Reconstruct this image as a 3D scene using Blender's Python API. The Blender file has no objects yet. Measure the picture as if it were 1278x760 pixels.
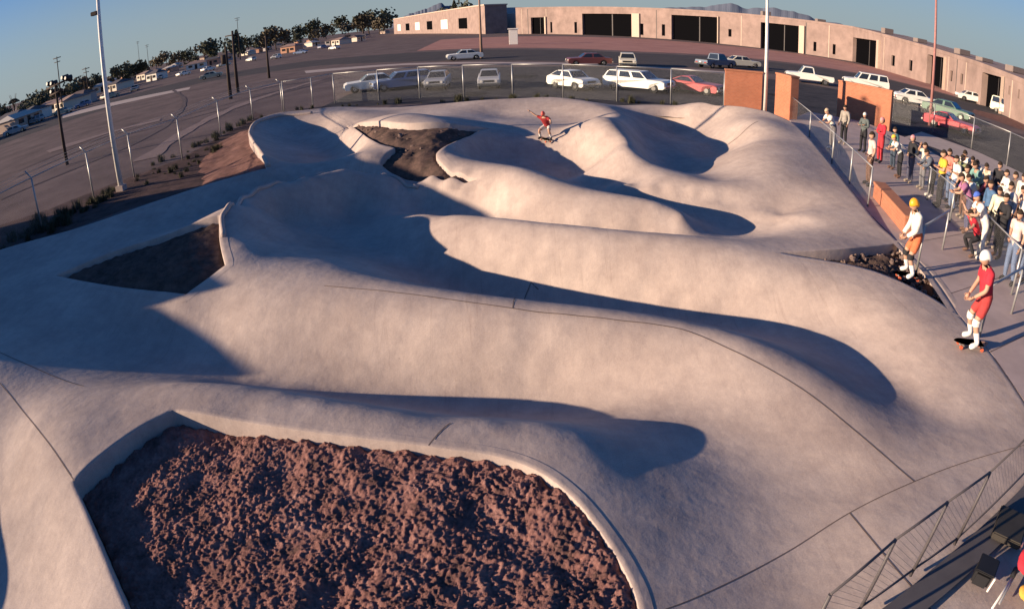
import bpy, bmesh, math, random, time
import numpy as np
from mathutils import Vector, Matrix, noise

random.seed(7)
T0 = time.time()
scene = bpy.context.scene
COL = scene.collection
R = math.radians

# ------------------------------------------------------------------ camera
CAM_H = 4.6
F_PX, PITCH, ROLL = 796.55, 0.4478, 0.036
_F = np.array([0, math.cos(PITCH), -math.sin(PITCH)])
_R0 = np.array([1.0, 0, 0]); _U0 = np.cross(_R0, _F)
_R = math.cos(ROLL) * _R0 - math.sin(ROLL) * _U0
_U = math.sin(ROLL) * _R0 + math.cos(ROLL) * _U0

def ray(px, py):
    dx, dy = px - 639.0, 380.0 - py
    r = math.hypot(dx, dy) + 1e-9
    th = 2 * math.asin(min(1, r / 2 / F_PX)); s = math.sin(th) / r
    return math.cos(th) * _F + s * dx * _R + s * dy * _U

def W(px, py, z=0.0):
    """measured point of the photograph -> place on the level z"""
    d = ray(px, py); t = (z - CAM_H) / d[2]
    return Vector((d[0] * t, d[1] * t, z))

cam_d = bpy.data.cameras.new('camera'); cam = bpy.data.objects.new('camera', cam_d); COL.objects.link(cam)
cam_d.type = 'PANO'; cam_d.panorama_type = 'FISHEYE_EQUISOLID'
cam_d.sensor_fit = 'HORIZONTAL'; cam_d.sensor_width = 36.0; cam_d.sensor_height = 36.0 * 608 / 1024
cam_d.fisheye_lens = F_PX / 1278 * 36.0; cam_d.fisheye_fov = R(180)
cam_d.clip_start = 0.05; cam_d.clip_end = 20000
m3 = Matrix((_R, _U, -_F)).transposed()
cam.matrix_world = Matrix.Translation((0, 0, CAM_H)) @ m3.to_4x4()
scene.camera = cam

# ------------------------------------------------------------------ light
SUN_EL, SUN_AZ = R(12), R(12)         # light travels along +x, a little +y
ldir = Vector((math.cos(SUN_AZ) * math.cos(SUN_EL), math.sin(SUN_AZ) * math.cos(SUN_EL), -math.sin(SUN_EL)))
sl = bpy.data.lights.new('sun', 'SUN'); so = bpy.data.objects.new('sun', sl); COL.objects.link(so)
sl.energy = 5.0; sl.angle = R(0.5); sl.color = (1.0, 0.77, 0.54)
so.rotation_euler = ldir.to_track_quat('-Z', 'Y').to_euler()
world = bpy.data.worlds.new('World'); scene.world = world; world.use_nodes = True
wn = world.node_tree.nodes; wl = world.node_tree.links
sky = wn.new('ShaderNodeTexSky'); sky.sky_type = 'NISHITA'; sky.sun_disc = False
sky.sun_elevation = SUN_EL
tosun = -ldir; sky.sun_rotation = math.atan2(tosun.x, tosun.y)
sky.altitude = 300; sky.air_density = 1.0; sky.dust_density = 0.7; sky.ozone_density = 8
# pale evening haze low in the sky
geo = wn.new('ShaderNodeTexCoord'); sep = wn.new('ShaderNodeSeparateXYZ'); wl.new(geo.outputs['Generated'], sep.inputs[0])
hz_r = wn.new('ShaderNodeMapRange'); hz_r.interpolation_type = 'SMOOTHERSTEP'; hz_r.inputs['From Min'].default_value = -.02; hz_r.inputs['From Max'].default_value = .3
hz_r.inputs['To Min'].default_value = .85; hz_r.inputs['To Max'].default_value = 0; wl.new(sep.outputs[2], hz_r.inputs['Value'])
hmx = wn.new('ShaderNodeMix'); hmx.data_type = 'RGBA'; hmx.inputs[7].default_value = (2.45, 2.85, 2.95, 1)
wl.new(hz_r.outputs[0], hmx.inputs[0]); wl.new(sky.outputs[0], hmx.inputs[6])
wl.new(hmx.outputs[2], wn['Background'].inputs[0]); wn['Background'].inputs[1].default_value = 0.075
vs = scene.view_settings
vs.view_transform = 'Standard'; vs.look = 'None'; vs.gamma = 1.0; vs.exposure = 0.95; vs.use_curve_mapping = False
scene.cycles.max_bounces = 5; scene.cycles.diffuse_bounces = 2; scene.cycles.transparent_max_bounces = 24
scene.cycles.use_denoising = True

# ------------------------------------------------------------------ materials
MATS = {}
def mat(name, col, rough=0.8, metal=0.0, var=0.12, scale=6.0, bump=0.0, bscale=30.0, coord='Object', spec=0.3):
    if name in MATS: return MATS[name]
    m = bpy.data.materials.new(name); m.use_nodes = True; MATS[name] = m
    nt = m.node_tree; n = nt.nodes; l = nt.links; b = n['Principled BSDF']
    b.inputs['Roughness'].default_value = rough; b.inputs['Metallic'].default_value = metal
    b.inputs['Specular IOR Level'].default_value = spec
    tc = n.new('ShaderNodeTexCoord'); nz = n.new('ShaderNodeTexNoise'); nz.inputs['Scale'].default_value = scale
    nz.inputs['Detail'].default_value = 6; nz.inputs['Roughness'].default_value = 0.6
    l.new(tc.outputs[coord], nz.inputs['Vector'])
    cr = n.new('ShaderNodeValToRGB'); cr.color_ramp.elements[0].position = .3; cr.color_ramp.elements[1].position = .7
    cr.color_ramp.elements[0].color = (*[c * (1 - var) for c in col], 1); cr.color_ramp.elements[1].color = (*[min(1, c * (1 + var)) for c in col], 1)
    l.new(nz.outputs['Fac'], cr.inputs['Fac']); l.new(cr.outputs[0], b.inputs['Base Color'])
    if bump:
        n2 = n.new('ShaderNodeTexNoise'); n2.inputs['Scale'].default_value = bscale; n2.inputs['Detail'].default_value = 5
        l.new(tc.outputs[coord], n2.inputs['Vector'])
        bp = n.new('ShaderNodeBump'); bp.inputs['Strength'].default_value = bump; bp.inputs['Distance'].default_value = .02
        l.new(n2.outputs['Fac'], bp.inputs['Height']); l.new(bp.outputs[0], b.inputs['Normal'])
    return m

def concrete_mat():
    m = bpy.data.materials.new('park_concrete'); m.use_nodes = True
    nt = m.node_tree; n = nt.nodes; l = nt.links; b = n['Principled BSDF']
    b.inputs['Roughness'].default_value = .75; b.inputs['Specular IOR Level'].default_value = .25
    tc = n.new('ShaderNodeTexCoord')
    def nz(scale, det=6, rough=.6, vec=None, dist=0):
        t = n.new('ShaderNodeTexNoise'); t.inputs['Scale'].default_value = scale; t.inputs['Detail'].default_value = det
        t.inputs['Roughness'].default_value = rough; t.inputs['Distortion'].default_value = dist
        l.new(vec if vec else tc.outputs['Object'], t.inputs['Vector']); return t.outputs['Fac']
    def ramp(fac, p0, c0, p1, c1):
        r = n.new('ShaderNodeValToRGB'); r.color_ramp.elements[0].position = p0; r.color_ramp.elements[1].position = p1
        r.color_ramp.elements[0].color = (*c0, 1); r.color_ramp.elements[1].color = (*c1, 1); l.new(fac, r.inputs['Fac']); return r.outputs[0]
    def mix(f, a, c, mode='MULTIPLY'):
        x = n.new('ShaderNodeMix'); x.data_type = 'RGBA'; x.blend_type = mode
        if isinstance(f, float): x.inputs[0].default_value = f
        else: l.new(f, x.inputs[0])
        l.new(a, x.inputs[6]); l.new(c, x.inputs[7]); return x.outputs[2]
    base = ramp(nz(.55, 7, .62), .3, (.41, .338, .306), .7, (.545, .46, .412))
    mid = ramp(nz(3.2, 6, .65), .25, (.82, .80, .81), .75, (1.07, 1.06, 1.05))
    c = mix(1.0, base, mid)
    # broom strokes: long thin noise across the run
    mp = n.new('ShaderNodeMapping'); mp.inputs['Rotation'].default_value = (0, 0, R(-12)); mp.inputs['Scale'].default_value = (9, .9, .9)
    l.new(tc.outputs['Object'], mp.inputs['Vector'])
    st = ramp(nz(1.0, 5, .7, mp.outputs[0], .3), .3, (.86, .85, .85), .7, (1.07, 1.07, 1.06)); c = mix(.4, c, st)
    fine = ramp(nz(55, 4, .7), .3, (.84, .83, .83), .75, (1.1, 1.1, 1.1)); c = mix(.8, c, fine)
    # dark drip and wheel stains
    sp = ramp(nz(1.1, 8, .75, None, 1.2), .62, (1, 1, 1), .78, (.72, .70, .71)); c = mix(.7, c, sp)
    # wheel marks: thin scuffed arcs
    mw = n.new('ShaderNodeMapping'); mw.inputs['Rotation'].default_value = (0, 0, R(72)); mw.inputs['Scale'].default_value = (5.5, .22, .5)
    l.new(tc.outputs['Object'], mw.inputs['Vector'])
    sc_ = ramp(nz(1.0, 3, .8, mw.outputs[0], 1.6), .60, (1, 1, 1), .70, (.80, .78, .78)); c = mix(.55, c, sc_)
    big = ramp(nz(.22, 4, .5), .35, (.90, .88, .88), .65, (1.05, 1.04, 1.03)); c = mix(1.0, c, big)
    pits = ramp(nz(16, 2, .5), .76, (1, 1, 1), .80, (.55, .53, .52)); c = mix(.5, c, pits)
    l.new(c, b.inputs['Base Color'])
    bp = n.new('ShaderNodeBump'); bp.inputs['Strength'].default_value = .35; bp.inputs['Distance'].default_value = .05
    l.new(nz(2.6, 6, .55), bp.inputs['Height'])
    bp2 = n.new('ShaderNodeBump'); bp2.inputs['Strength'].default_value = .25; bp2.inputs['Distance'].default_value = .006
    l.new(nz(70, 4, .7), bp2.inputs['Height']); l.new(bp.outputs[0], bp2.inputs['Normal']); l.new(bp2.outputs[0], b.inputs['Normal'])
    return m

def dirt_mat(name, c0, c1, c2, s=1.0):
    m = bpy.data.materials.new(name); m.use_nodes = True; nt = m.node_tree; n = nt.nodes; l = nt.links; b = n['Principled BSDF']
    b.inputs['Roughness'].default_value = 1; b.inputs['Specular IOR Level'].default_value = .05
    tc = n.new('ShaderNodeTexCoord')
    a = n.new('ShaderNodeTexNoise'); a.inputs['Scale'].default_value = 1.3 * s; a.inputs['Detail'].default_value = 10; a.inputs['Roughness'].default_value = .75
    l.new(tc.outputs['Object'], a.inputs['Vector'])
    r = n.new('ShaderNodeValToRGB'); e = r.color_ramp.elements; e[0].position = .32; e[0].color = (*c0, 1); e[1].position = .7; e[1].color = (*c2, 1)
    x = e.new(.5); x.color = (*c1, 1)
    l.new(a.outputs['Fac'], r.inputs['Fac']); l.new(r.outputs[0], b.inputs['Base Color'])
    g = n.new('ShaderNodeTexNoise'); g.inputs['Scale'].default_value = 24 * s; g.inputs['Detail'].default_value = 6; g.inputs['Roughness'].default_value = .7
    l.new(tc.outputs['Object'], g.inputs['Vector'])
    bp = n.new('ShaderNodeBump'); bp.inputs['Strength'].default_value = .8; bp.inputs['Distance'].default_value = .03
    l.new(g.outputs['Fac'], bp.inputs['Height']); l.new(bp.outputs[0], b.inputs['Normal'])
    return m

CONC = concrete_mat()
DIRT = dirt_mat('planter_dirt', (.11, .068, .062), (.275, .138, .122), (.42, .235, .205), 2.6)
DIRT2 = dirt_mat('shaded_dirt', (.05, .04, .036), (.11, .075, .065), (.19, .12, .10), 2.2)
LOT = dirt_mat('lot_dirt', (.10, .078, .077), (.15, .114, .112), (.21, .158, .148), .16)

# ------------------------------------------------------------------ object helpers
def link(name, me, m=None, parent=None):
    o = bpy.data.objects.new(name, me); COL.objects.link(o)
    if m is not None:
        for x in (m if isinstance(m, (list, tuple)) else [m]): me.materials.append(x)
    if parent: o.parent = parent
    return o
def tag(o, label=None, cat=None, group=None, kind=None):
    if label: o['label'] = label
    if cat: o['category'] = cat
    if group: o['group'] = group
    if kind: o['kind'] = kind
    return o
def thing(name, label, cat, loc=(0, 0, 0), rz=0.0, group=None):
    o = bpy.data.objects.new(name, None); COL.objects.link(o); o.location = loc; o.rotation_euler = (0, 0, rz); o.empty_display_size = .2
    return tag(o, label, cat, group)
def mesh_np(name, V, Q, smooth=True):
    me = bpy.data.meshes.new(name); V = np.asarray(V, np.float32); Q = np.asarray(Q, np.int32)
    k = Q.shape[1]
    me.vertices.add(len(V)); me.vertices.foreach_set('co', V.ravel())
    me.loops.add(Q.size); me.loops.foreach_set('vertex_index', Q.ravel())
    me.polygons.add(len(Q)); me.polygons.foreach_set('loop_start', np.arange(0, Q.size, k, dtype=np.int32))
    me.polygons.foreach_set('loop_total', np.full(len(Q), k, np.int32))
    me.update(calc_edges=True); me.validate()
    if smooth: me.polygons.foreach_set('use_smooth', np.ones(len(me.polygons), bool))
    return me

# ------------------------------------------------------------------ the skatepark's surface
# every row is one line along a landform: photograph x, photograph y, height; rows with a dot are loose spots
CTRL = """
-300 430 .35  -150 368 .4  0 315 .4  100 287 .4  200 254 .38  270 232 .36  330 213 .36
40 338 .2  70 344 .15  150 312 .16  230 284 .2  275 268 .32
70 347 .12  150 357 -.02  232 367 -.08  262 350 .02  281 331 .2  276 300 .34
. -200 470 .25  -100 430 .25  -100 480 .1  0 348 .25  0 400 .1  60 395 -.1  130 395 -.25  200 400 -.42  0 440 .08  60 440 -.2  120 440 -.45  0 480 .0  60 470 -.15
. 250 400 -.42
45 525 .02  95 600 .02  120 670 .0  160 760 -.02  200 850 -.02
. 60 600 -.1  90 690 -.12  60 650 -.2  20 600 -.3  0 650 -.4 60 760 -.3 0 720 -.48  -60 650 -.5  0 560 -.26  0 520 -.08  -80 560 -.1 -100 620 -.1 -140 680 .0 -80 760 -.45 -160 760 -.1
215 512 .02  150 550 .02  92 600 .02
100 490 -.04  170 485 -.08  215 479 -.03  300 481 .02  400 498 .03  500 516 .03  600 525 .02  680 531 .0  730 537 -.05
. 120 560 .02  60 530 .0 150 520 .02  300 503 .03
400 515 .04  500 531 .04  600 540 .02  680 554 .0  740 582 -.05
300 528 .0  400 543 .0  500 555 .0  560 562 .0  620 570 -.01  670 590 -.02  715 625 -.04  750 670 -.07  780 715 -.1  797 760 -.12  810 840 -.12
. 770 555 -.16  800 590 -.18  840 650 -.17  830 740 -.15  770 625 -.09 760 585 -.08
150 452 -.55  200 447 -.68  250 462 -.78  300 474 -.88  400 485 -.97  500 497 -1.02  600 508 -1.02  700 513 -.92  760 520 -.66  800 545 -.34  840 590 -.22
270 430 -.66  350 455 -.78  500 470 -.84  650 485 -.88  780 495 -.66  850 545 -.4  910 600 -.31  950 650 -.28
. 890 690 -.22  900 740 -.2  1000 690 -.26  1000 760 -.22
330 425 -.55  400 430 -.58  500 440 -.6  600 450 -.6  700 455 -.6  800 470 -.52  850 495 -.46  900 540 -.4  960 590 -.33
310 385 -.2  400 385 -.13  500 396 -.15  640 413 -.17  750 425 -.19  850 443 -.22  930 490 -.24  1000 550 -.25  1060 610 -.22
300 352 .02  400 357 .02  500 366 .02  640 385 .02  750 397 .02  850 411 .0  920 440 -.03  1000 485 -.08  1070 540 -.1  1140 600 -.1
282 290 .44  305 305 .3  340 320 .1  420 338 .02  500 352 .01  600 368 .02  700 381 .02  800 395 .02  900 412 .0  980 440 -.04  1060 490 -.08  1120 540 -.1
345 304 -.12  400 317 -.3  460 327 -.45
480 318 -.8  560 339 -.98  650 355 -1.0  750 369 -.97  850 382 -.88  950 401 -.76  1030 424 -.54  1090 457 -.43  1145 497 -.3  1185 530 -.17
560 318 -.72  650 338 -.74  800 360 -.68  900 376 -.6  1000 392 -.5  1075 416 -.36  1115 446 -.28  1165 490 -.16
520 282 -.55  560 296 -.42  650 313 -.34  750 326 -.3  850 339 -.26  950 353 -.2  1050 374 -.14  1120 412 -.11  1180 460 -.07
478 267 -.72  500 267 -.55  530 267 -.34  560 268 -.18  600 270 -.04  650 275 .06  700 280 .1  780 287 .1  860 293 .08  950 305 .08  1000 319 .08  1080 341 .07  1150 370 .04  1190 391 .0
. 1225 440 .0  1278 500 .0  1278 555 -.02  1200 540 -.06  1230 600 -.06  1350 600 .0  1360 500 .0 1150 680 -.06  1278 760 -.05  1100 760 -.08  1400 760 0 1300 680 0 1100 650 -.1
277 275 .52  283 262 .62  300 240 .66  345 222 .6  400 213 .4  440 209 .22  475 209 .14  520 215 .05
292 276 .0  303 259 -.1  322 246 -.14  355 234 -.22  400 225 -.25  450 220 -.3  490 221 -.3  530 230 -.42
345 262 -.5  400 250 -.7  450 243 -.78  500 243 -.8  550 258 -.84  600 267 -.84
350 280 -.55  410 295 -.72  470 302 -.84
430 268 -.85  480 270 -.84
560 237 -.56  600 253 -.62  642 269 -.66  700 275 -.5  750 279 -.45  838 288 -.42
590 236 -.3  650 249 -.22  700 257 -.2  780 269 -.22  838 277 -.28
540 212 .1  600 225 .05  690 236 .07  780 248 .07  850 261 .05
650 286 -.82  700 293 -.78  750 296 -.76  800 300 -.72  850 305 -.5
. 868 275 -.4  872 288 -.45
720 233 -.74  800 254 -.64  860 267 -.64  930 283 -.68  968 284 -.6
748 224 -.54  800 242 -.52  850 252 -.5  900 260 -.5  975 272 -.44
1000 282 -.2  992 298 .0  940 299 .05  900 298 .05
765 224 -.25  800 233 -.25  850 244 -.28  900 251 -.25  950 257 -.2 992 266 -.06 1040 274 .02
780 221 -.06  840 231 -.08  890 236 -.06  940 235 .02  
. 1020 300 .06  1070 303 .04  1112 305 .0 1060 250 .14  1085 283 .06
590 200 -.35  620 205 -.62  680 207 -.78  720 216 -.88
600 188 -.25  640 190 -.45  690 199 -.7
620 223 .06  560 210 .12  549 192 .25  570 177 .3  600 170 .2  640 165 .05 665 170 -.02
690 183 -.28  720 195 -.5 755 211 -.62
700 170 .04  735 177 .1  765 190 .15
762 135 .34  772 146 .4  780 158 .44  783 175 .44  786 190 .3  790 204 .06  812 216 -.04
803 172 -.35  803 190 -.35  812 207 -.3
830 166 -.62  845 185 -.64  870 203 -.58
870 180 -.6
800 148 -.25 850 156 -.5  908 182 -.44  893 200 -.42  893 226 -.1
740 152 .1  752 148 .22
785 132 .2  830 134 .2  860 142 .1  900 148 .15  925 165 .25
900 137 .5  960 147 .6  985 155 .55  1000 175 .45  1030 205 .28  1020 228 .2
740 128 .36 770 131 .22 810 131 .16 850 132 .22
922 190 .14  932 212 .12  942 230 .07
942 178 .38  970 200 .38  960 222 .2
605 129 .3  640 126 .35  690 124 .4  740 129 .4  
. 700 141 .05  732 143 .15 625 142 -.05  650 150 .0  680 158 .0  720 158 .06  632 146 -.1  597 146 .15
430 137 .15  500 139 .15  560 143 .15 
. 500 150 .12  600 158 .1 640 156 .05
335 212 .38  331 195 .38  320 181 .38  313 166 .4  320 154 .38  346 146 .3  390 143 .2  425 148 .15
345 200 .0 335 180 .0 330 165 .05 350 155 0
380 200 -.42  370 183 -.5  385 170 -.55  400 166 -.5
440 197 -.45  415 177 -.55  410 162 -.3
435 160 .1  465 176 .3  490 185 .3  457 199 .2
"""
pts = []
def spline3(P, k):
    P = np.array(P, float); out = []
    for i in range(len(P) - 1):
        p1, p2 = P[i], P[i + 1]; p0 = P[i - 1] if i else 2 * p1 - p2; p3 = P[i + 2] if i + 2 < len(P) else 2 * p2 - p1
        n = k(p1, p2)
        for t in np.arange(n) / n:
            out.append(.5 * ((2 * p1) + (p2 - p0) * t + (2 * p0 - 5 * p1 + 4 * p2 - p3) * t * t + (3 * p1 - p0 - 3 * p2 + p3) * t ** 3))
    return out + [P[-1]]
for ln in CTRL.strip().splitlines():
    v = [float(x) for x in ln.lstrip('. ').split()]; v = [v[i:i + 3] for i in range(0, len(v), 3)]
    w = [tuple(W(*p)) for p in v]
    pts += w if ln.startswith('.') else spline3(w, lambda a, b: max(1, round(np.linalg.norm(b[:2] - a[:2]) / .7)))
PC = np.array([tuple(p) for p in pts])

def tps_fit(P, lam):
    X = P[:, :2]; n = len(X)
    d2 = ((X[:, None] - X[None]) ** 2).sum(-1)
    K = np.where(d2 > 0, .5 * d2 * np.log(d2 + 1e-12), 0)
    A = np.zeros((n + 3, n + 3)); A[:n, :n] = K + lam * np.eye(n); A[:n, n] = 1; A[:n, n + 1:] = X
    A[n:, :n] = A[:n, n:].T
    b = np.zeros(n + 3); b[:n] = P[:, 2]
    return np.linalg.solve(A, b)
TW = tps_fit(PC, 0.2)
def height(XY):
    XY = np.asarray(XY, float).reshape(-1, 2); out = np.empty(len(XY)); n = len(PC)
    PX = PC[:, :2]; p2 = (PX ** 2).sum(1)
    for i in range(0, len(XY), 20000):
        q = XY[i:i + 20000]
        d2 = (q ** 2).sum(1)[:, None] + p2[None] - 2 * q @ PX.T
        np.maximum(d2, 1e-10, out=d2)
        K = np.log(d2); K *= d2; K *= .5
        out[i:i + 20000] = K @ TW[:n] + TW[n] + q @ TW[n + 1:]
    return np.clip(out, -1.9, 1.9)
def hz(x, y): return float(height([(x, y)])[0])
def G(px, py):
    """point of the photograph -> first place where its line of sight meets the park's surface"""
    d = ray(px, py); z0, z1 = 1.2, -1.2
    t = np.linspace((CAM_H - z0) / -d[2], (CAM_H - z1) / -d[2], 240)
    P = np.outer(t, d); below = (P[:, 2] + CAM_H) < height(P[:, :2])
    i = int(np.argmax(below)) if below.any() else 120
    i = max(i, 1); tt = np.linspace(t[i - 1], t[i], 12); P = np.outer(tt, d); below = (P[:, 2] + CAM_H) < height(P[:, :2])
    p = P[int(np.argmax(below)) if below.any() else 11]
    return Vector((p[0], p[1], hz(p[0], p[1])))

def catmull(P, step=.08, closed=False):
    P = [np.array(p, float)[:2] for p in P]; n = len(P); out = []
    rng = range(n) if closed else range(n - 1)
    for i in rng:
        p0 = P[(i - 1) % n] if closed or i > 0 else 2 * P[0] - P[1]
        p1, p2 = P[i], P[(i + 1) % n]
        p3 = P[(i + 2) % n] if closed or i + 2 < n else 2 * P[-1] - P[-2]
        k = max(2, int(np.linalg.norm(p2 - p1) / step))
        for t in np.arange(k) / k:
            out.append(.5 * ((2 * p1) + (p2 - p0) * t + (2 * p0 - 5 * p1 + 4 * p2 - p3) * t * t + (3 * p1 - p0 - 3 * p2 + p3) * t ** 3))
    if not closed: out.append(P[-1])
    return np.array(out)
def straight(P, step=.08, closed=True):
    P = [np.array(p, float)[:2] for p in P]; out = []
    for a, b in zip(P, P[1:] + (P[:1] if closed else [])):
        k = max(1, int(np.linalg.norm(b - a) / step)); out += [a + (b - a) * t for t in np.arange(k) / k]
    return np.array(out)
def inside(XY, poly):
    x, y = XY[:, 0], XY[:, 1]; c = np.zeros(len(XY), bool)
    X, Y = poly[:, 0], poly[:, 1]; X2, Y2 = np.roll(X, -1), np.roll(Y, -1)
    bb = (x > X.min()) & (x < X.max()) & (y > Y.min()) & (y < Y.max()); idx = np.nonzero(bb)[0]
    xs, ys = x[idx], y[idx]; cc = np.zeros(len(idx), bool)
    for a, b, a2, b2 in zip(X, Y, X2, Y2):
        if b == b2: continue
        cc ^= ((b > ys) != (b2 > ys)) & (xs < (a2 - a) * (ys - b) / (b2 - b) + a)
    c[idx] = cc; return c
def decim(poly, k=3): return poly[::k]

def smooth_corner(chains):
    """closed outline made of smooth chains that meet in corners"""
    return np.concatenate([catmull(c)[:-1] for c in chains])
def GP(*a): return [G(a[i], a[i + 1]) for i in range(0, len(a), 2)]

PL = {}
PL['front'] = smooth_corner([
    GP(215, 512, 180, 530, 150, 550, 120, 573, 92, 601), GP(92, 601, 118, 660, 160, 760, 200, 850),
    GP(200, 850, 500, 860, 806, 850), GP(806, 850, 797, 760, 780, 714, 752, 668, 715, 622, 672, 589, 620, 570, 560, 561, 500, 553, 400, 541, 300, 526, 215, 512)])
PL['left'] = smooth_corner([GP(70, 344, 170, 305, 274, 269), GP(274, 269, 274, 300, 281, 331), GP(281, 331, 232, 367), GP(232, 367, 150, 358, 70, 344)])
PL['mid'] = smooth_corner([GP(432, 158, 490, 153, 560, 154, 612, 161), GP(612, 161, 575, 174, 549, 187, 545, 197, 560, 213, 600, 224), GP(600, 224, 545, 221, 475, 205), GP(475, 205, 493, 185), GP(493, 185, 465, 175, 432, 158)])
PL['wedge'] = smooth_corner([GP(972, 315, 1050, 311, 1122, 303), GP(1122, 303, 1160, 340, 1197, 393), GP(1197, 393, 1150, 364, 1080, 335, 972, 315)])
OUTER_PX = [W(-330, 440, .35), W(-150, 366, .4), W(0, 313, .4), W(100, 285, .4), W(200, 252, .38), W(270, 230, .36), W(333, 211, .37)]
o2 = [W(333, 211, .37), W(328, 195, .38), W(316, 182, .38), W(310, 167, .4), W(318, 153, .38), W(345, 144, .32), W(390, 139, .2), W(430, 134, .15), W(500, 133, .15), W(560, 131, .18), W(640, 124, .38), W(690, 122, .42), W(740, 126, .42), W(772, 132, .2), W(830, 131, .2), W(870, 134, .32), W(900, 136, .48), W(960, 143, .6)]
o3 = [W(960, 143, .6), W(985, 152, .55), W(1000, 163, .48), W(1042, 212, .22), W(1086, 268, .1), W(1122, 303, 0)]
o4 = [W(1122, 303, 0), W(1160, 340, 0), W(1197, 393, 0), W(1240, 445, 0), W(1278, 500, 0), W(1340, 600, 0), Vector((6.6, 2.0, 0)), Vector((4, .5, 0)), Vector((-3, .5, 0)), Vector((-9, 1.0, 0)), Vector((-15.5, 4.0, 0)), Vector(tuple(OUTER_PX[0]))]
OUT = np.concatenate([catmull(OUTER_PX)[:-1], catmull(o2)[:-1], catmull(o3)[:-1], straight(o4, .08, False)])

def strip(poly, w_out, drop, closed=True, up=.004):
    """edge band following the surface just outside POLY (outside = concrete side), then a vertical face"""
    n = len(poly); P = poly; T = np.roll(P, -1, 0) - np.roll(P, 1, 0); T /= np.linalg.norm(T, axis=1)[:, None] + 1e-9
    A = (P[:, 0] * np.roll(P[:, 1], -1) - np.roll(P[:, 0], -1) * P[:, 1]).sum()
    N = np.stack([T[:, 1], -T[:, 0]], 1) * (1 if A > 0 else -1)
    rows = []
    for f, dz in ((1, up), (.5, up), (.08, up), (0, up - .012)):
        q = P + N * (w_out * f); rows.append(np.column_stack([q, height(q) + dz]))
    q = rows[-1].copy(); q[:, 2] -= drop; rows.append(q)
    V = np.concatenate(rows); Q = []
    k = len(rows); idx = np.arange(n); nx = np.roll(idx, -1)
    for r in range(k - 1): Q.append(np.column_stack([r * n + idx, r * n + nx, (r + 1) * n + nx, (r + 1) * n + idx]))
    return V, np.concatenate(Q)

ys = [0.4]
while ys[-1] < 40: ys.append(ys[-1] + .045 + .0032 * max(0, ys[-1] - 3))
xs = np.arange(-27, 17.5, .075); ys = np.array(ys)
XX, YY = np.meshgrid(xs, ys); XY = np.column_stack([XX.ravel(), YY.ravel()])
keep = inside(XY, decim(OUT, 2))
bad = ~keep
for k in ('front', 'left', 'mid', 'wedge'): bad |= inside(XY, PL[k])
# the outline is cut a little short, the edge band makes the clean line
nx_, ny_ = len(xs), len(ys)
I = np.arange(nx_ * ny_).reshape(ny_, nx_)
q = np.stack([I[:-1, :-1], I[:-1, 1:], I[1:, 1:], I[1:, :-1]], -1).reshape(-1, 4)
q = q[~bad[q].any(1)]
used = np.unique(q); remap = -np.ones(len(XY), int); remap[used] = np.arange(len(used))
V = np.column_stack([XY[used], height(XY[used])]); Q = remap[q]
chunks_v, chunks_q, off = [V], [Q], len(V)
for k, w, d in (('front', .14, .6), ('left', .2, .6), ('mid', .28, .8), ('wedge', .16, .6)):
    v, qq = strip(PL[k], w, d); chunks_v.append(v); chunks_q.append(qq + off); off += len(v)
OUTr = OUT[::1]
v, qq = strip(OUTr, -.22, 2.0); chunks_v.append(v); chunks_q.append(qq[:, ::-1] + off); off += len(v)
park = link('skatepark_pavement', mesh_np('skatepark_pavement', np.concatenate(chunks_v), np.concatenate(chunks_q)), CONC); tag(park, kind='structure')
print('park', len(PC), len(V), time.time() - T0)

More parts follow.
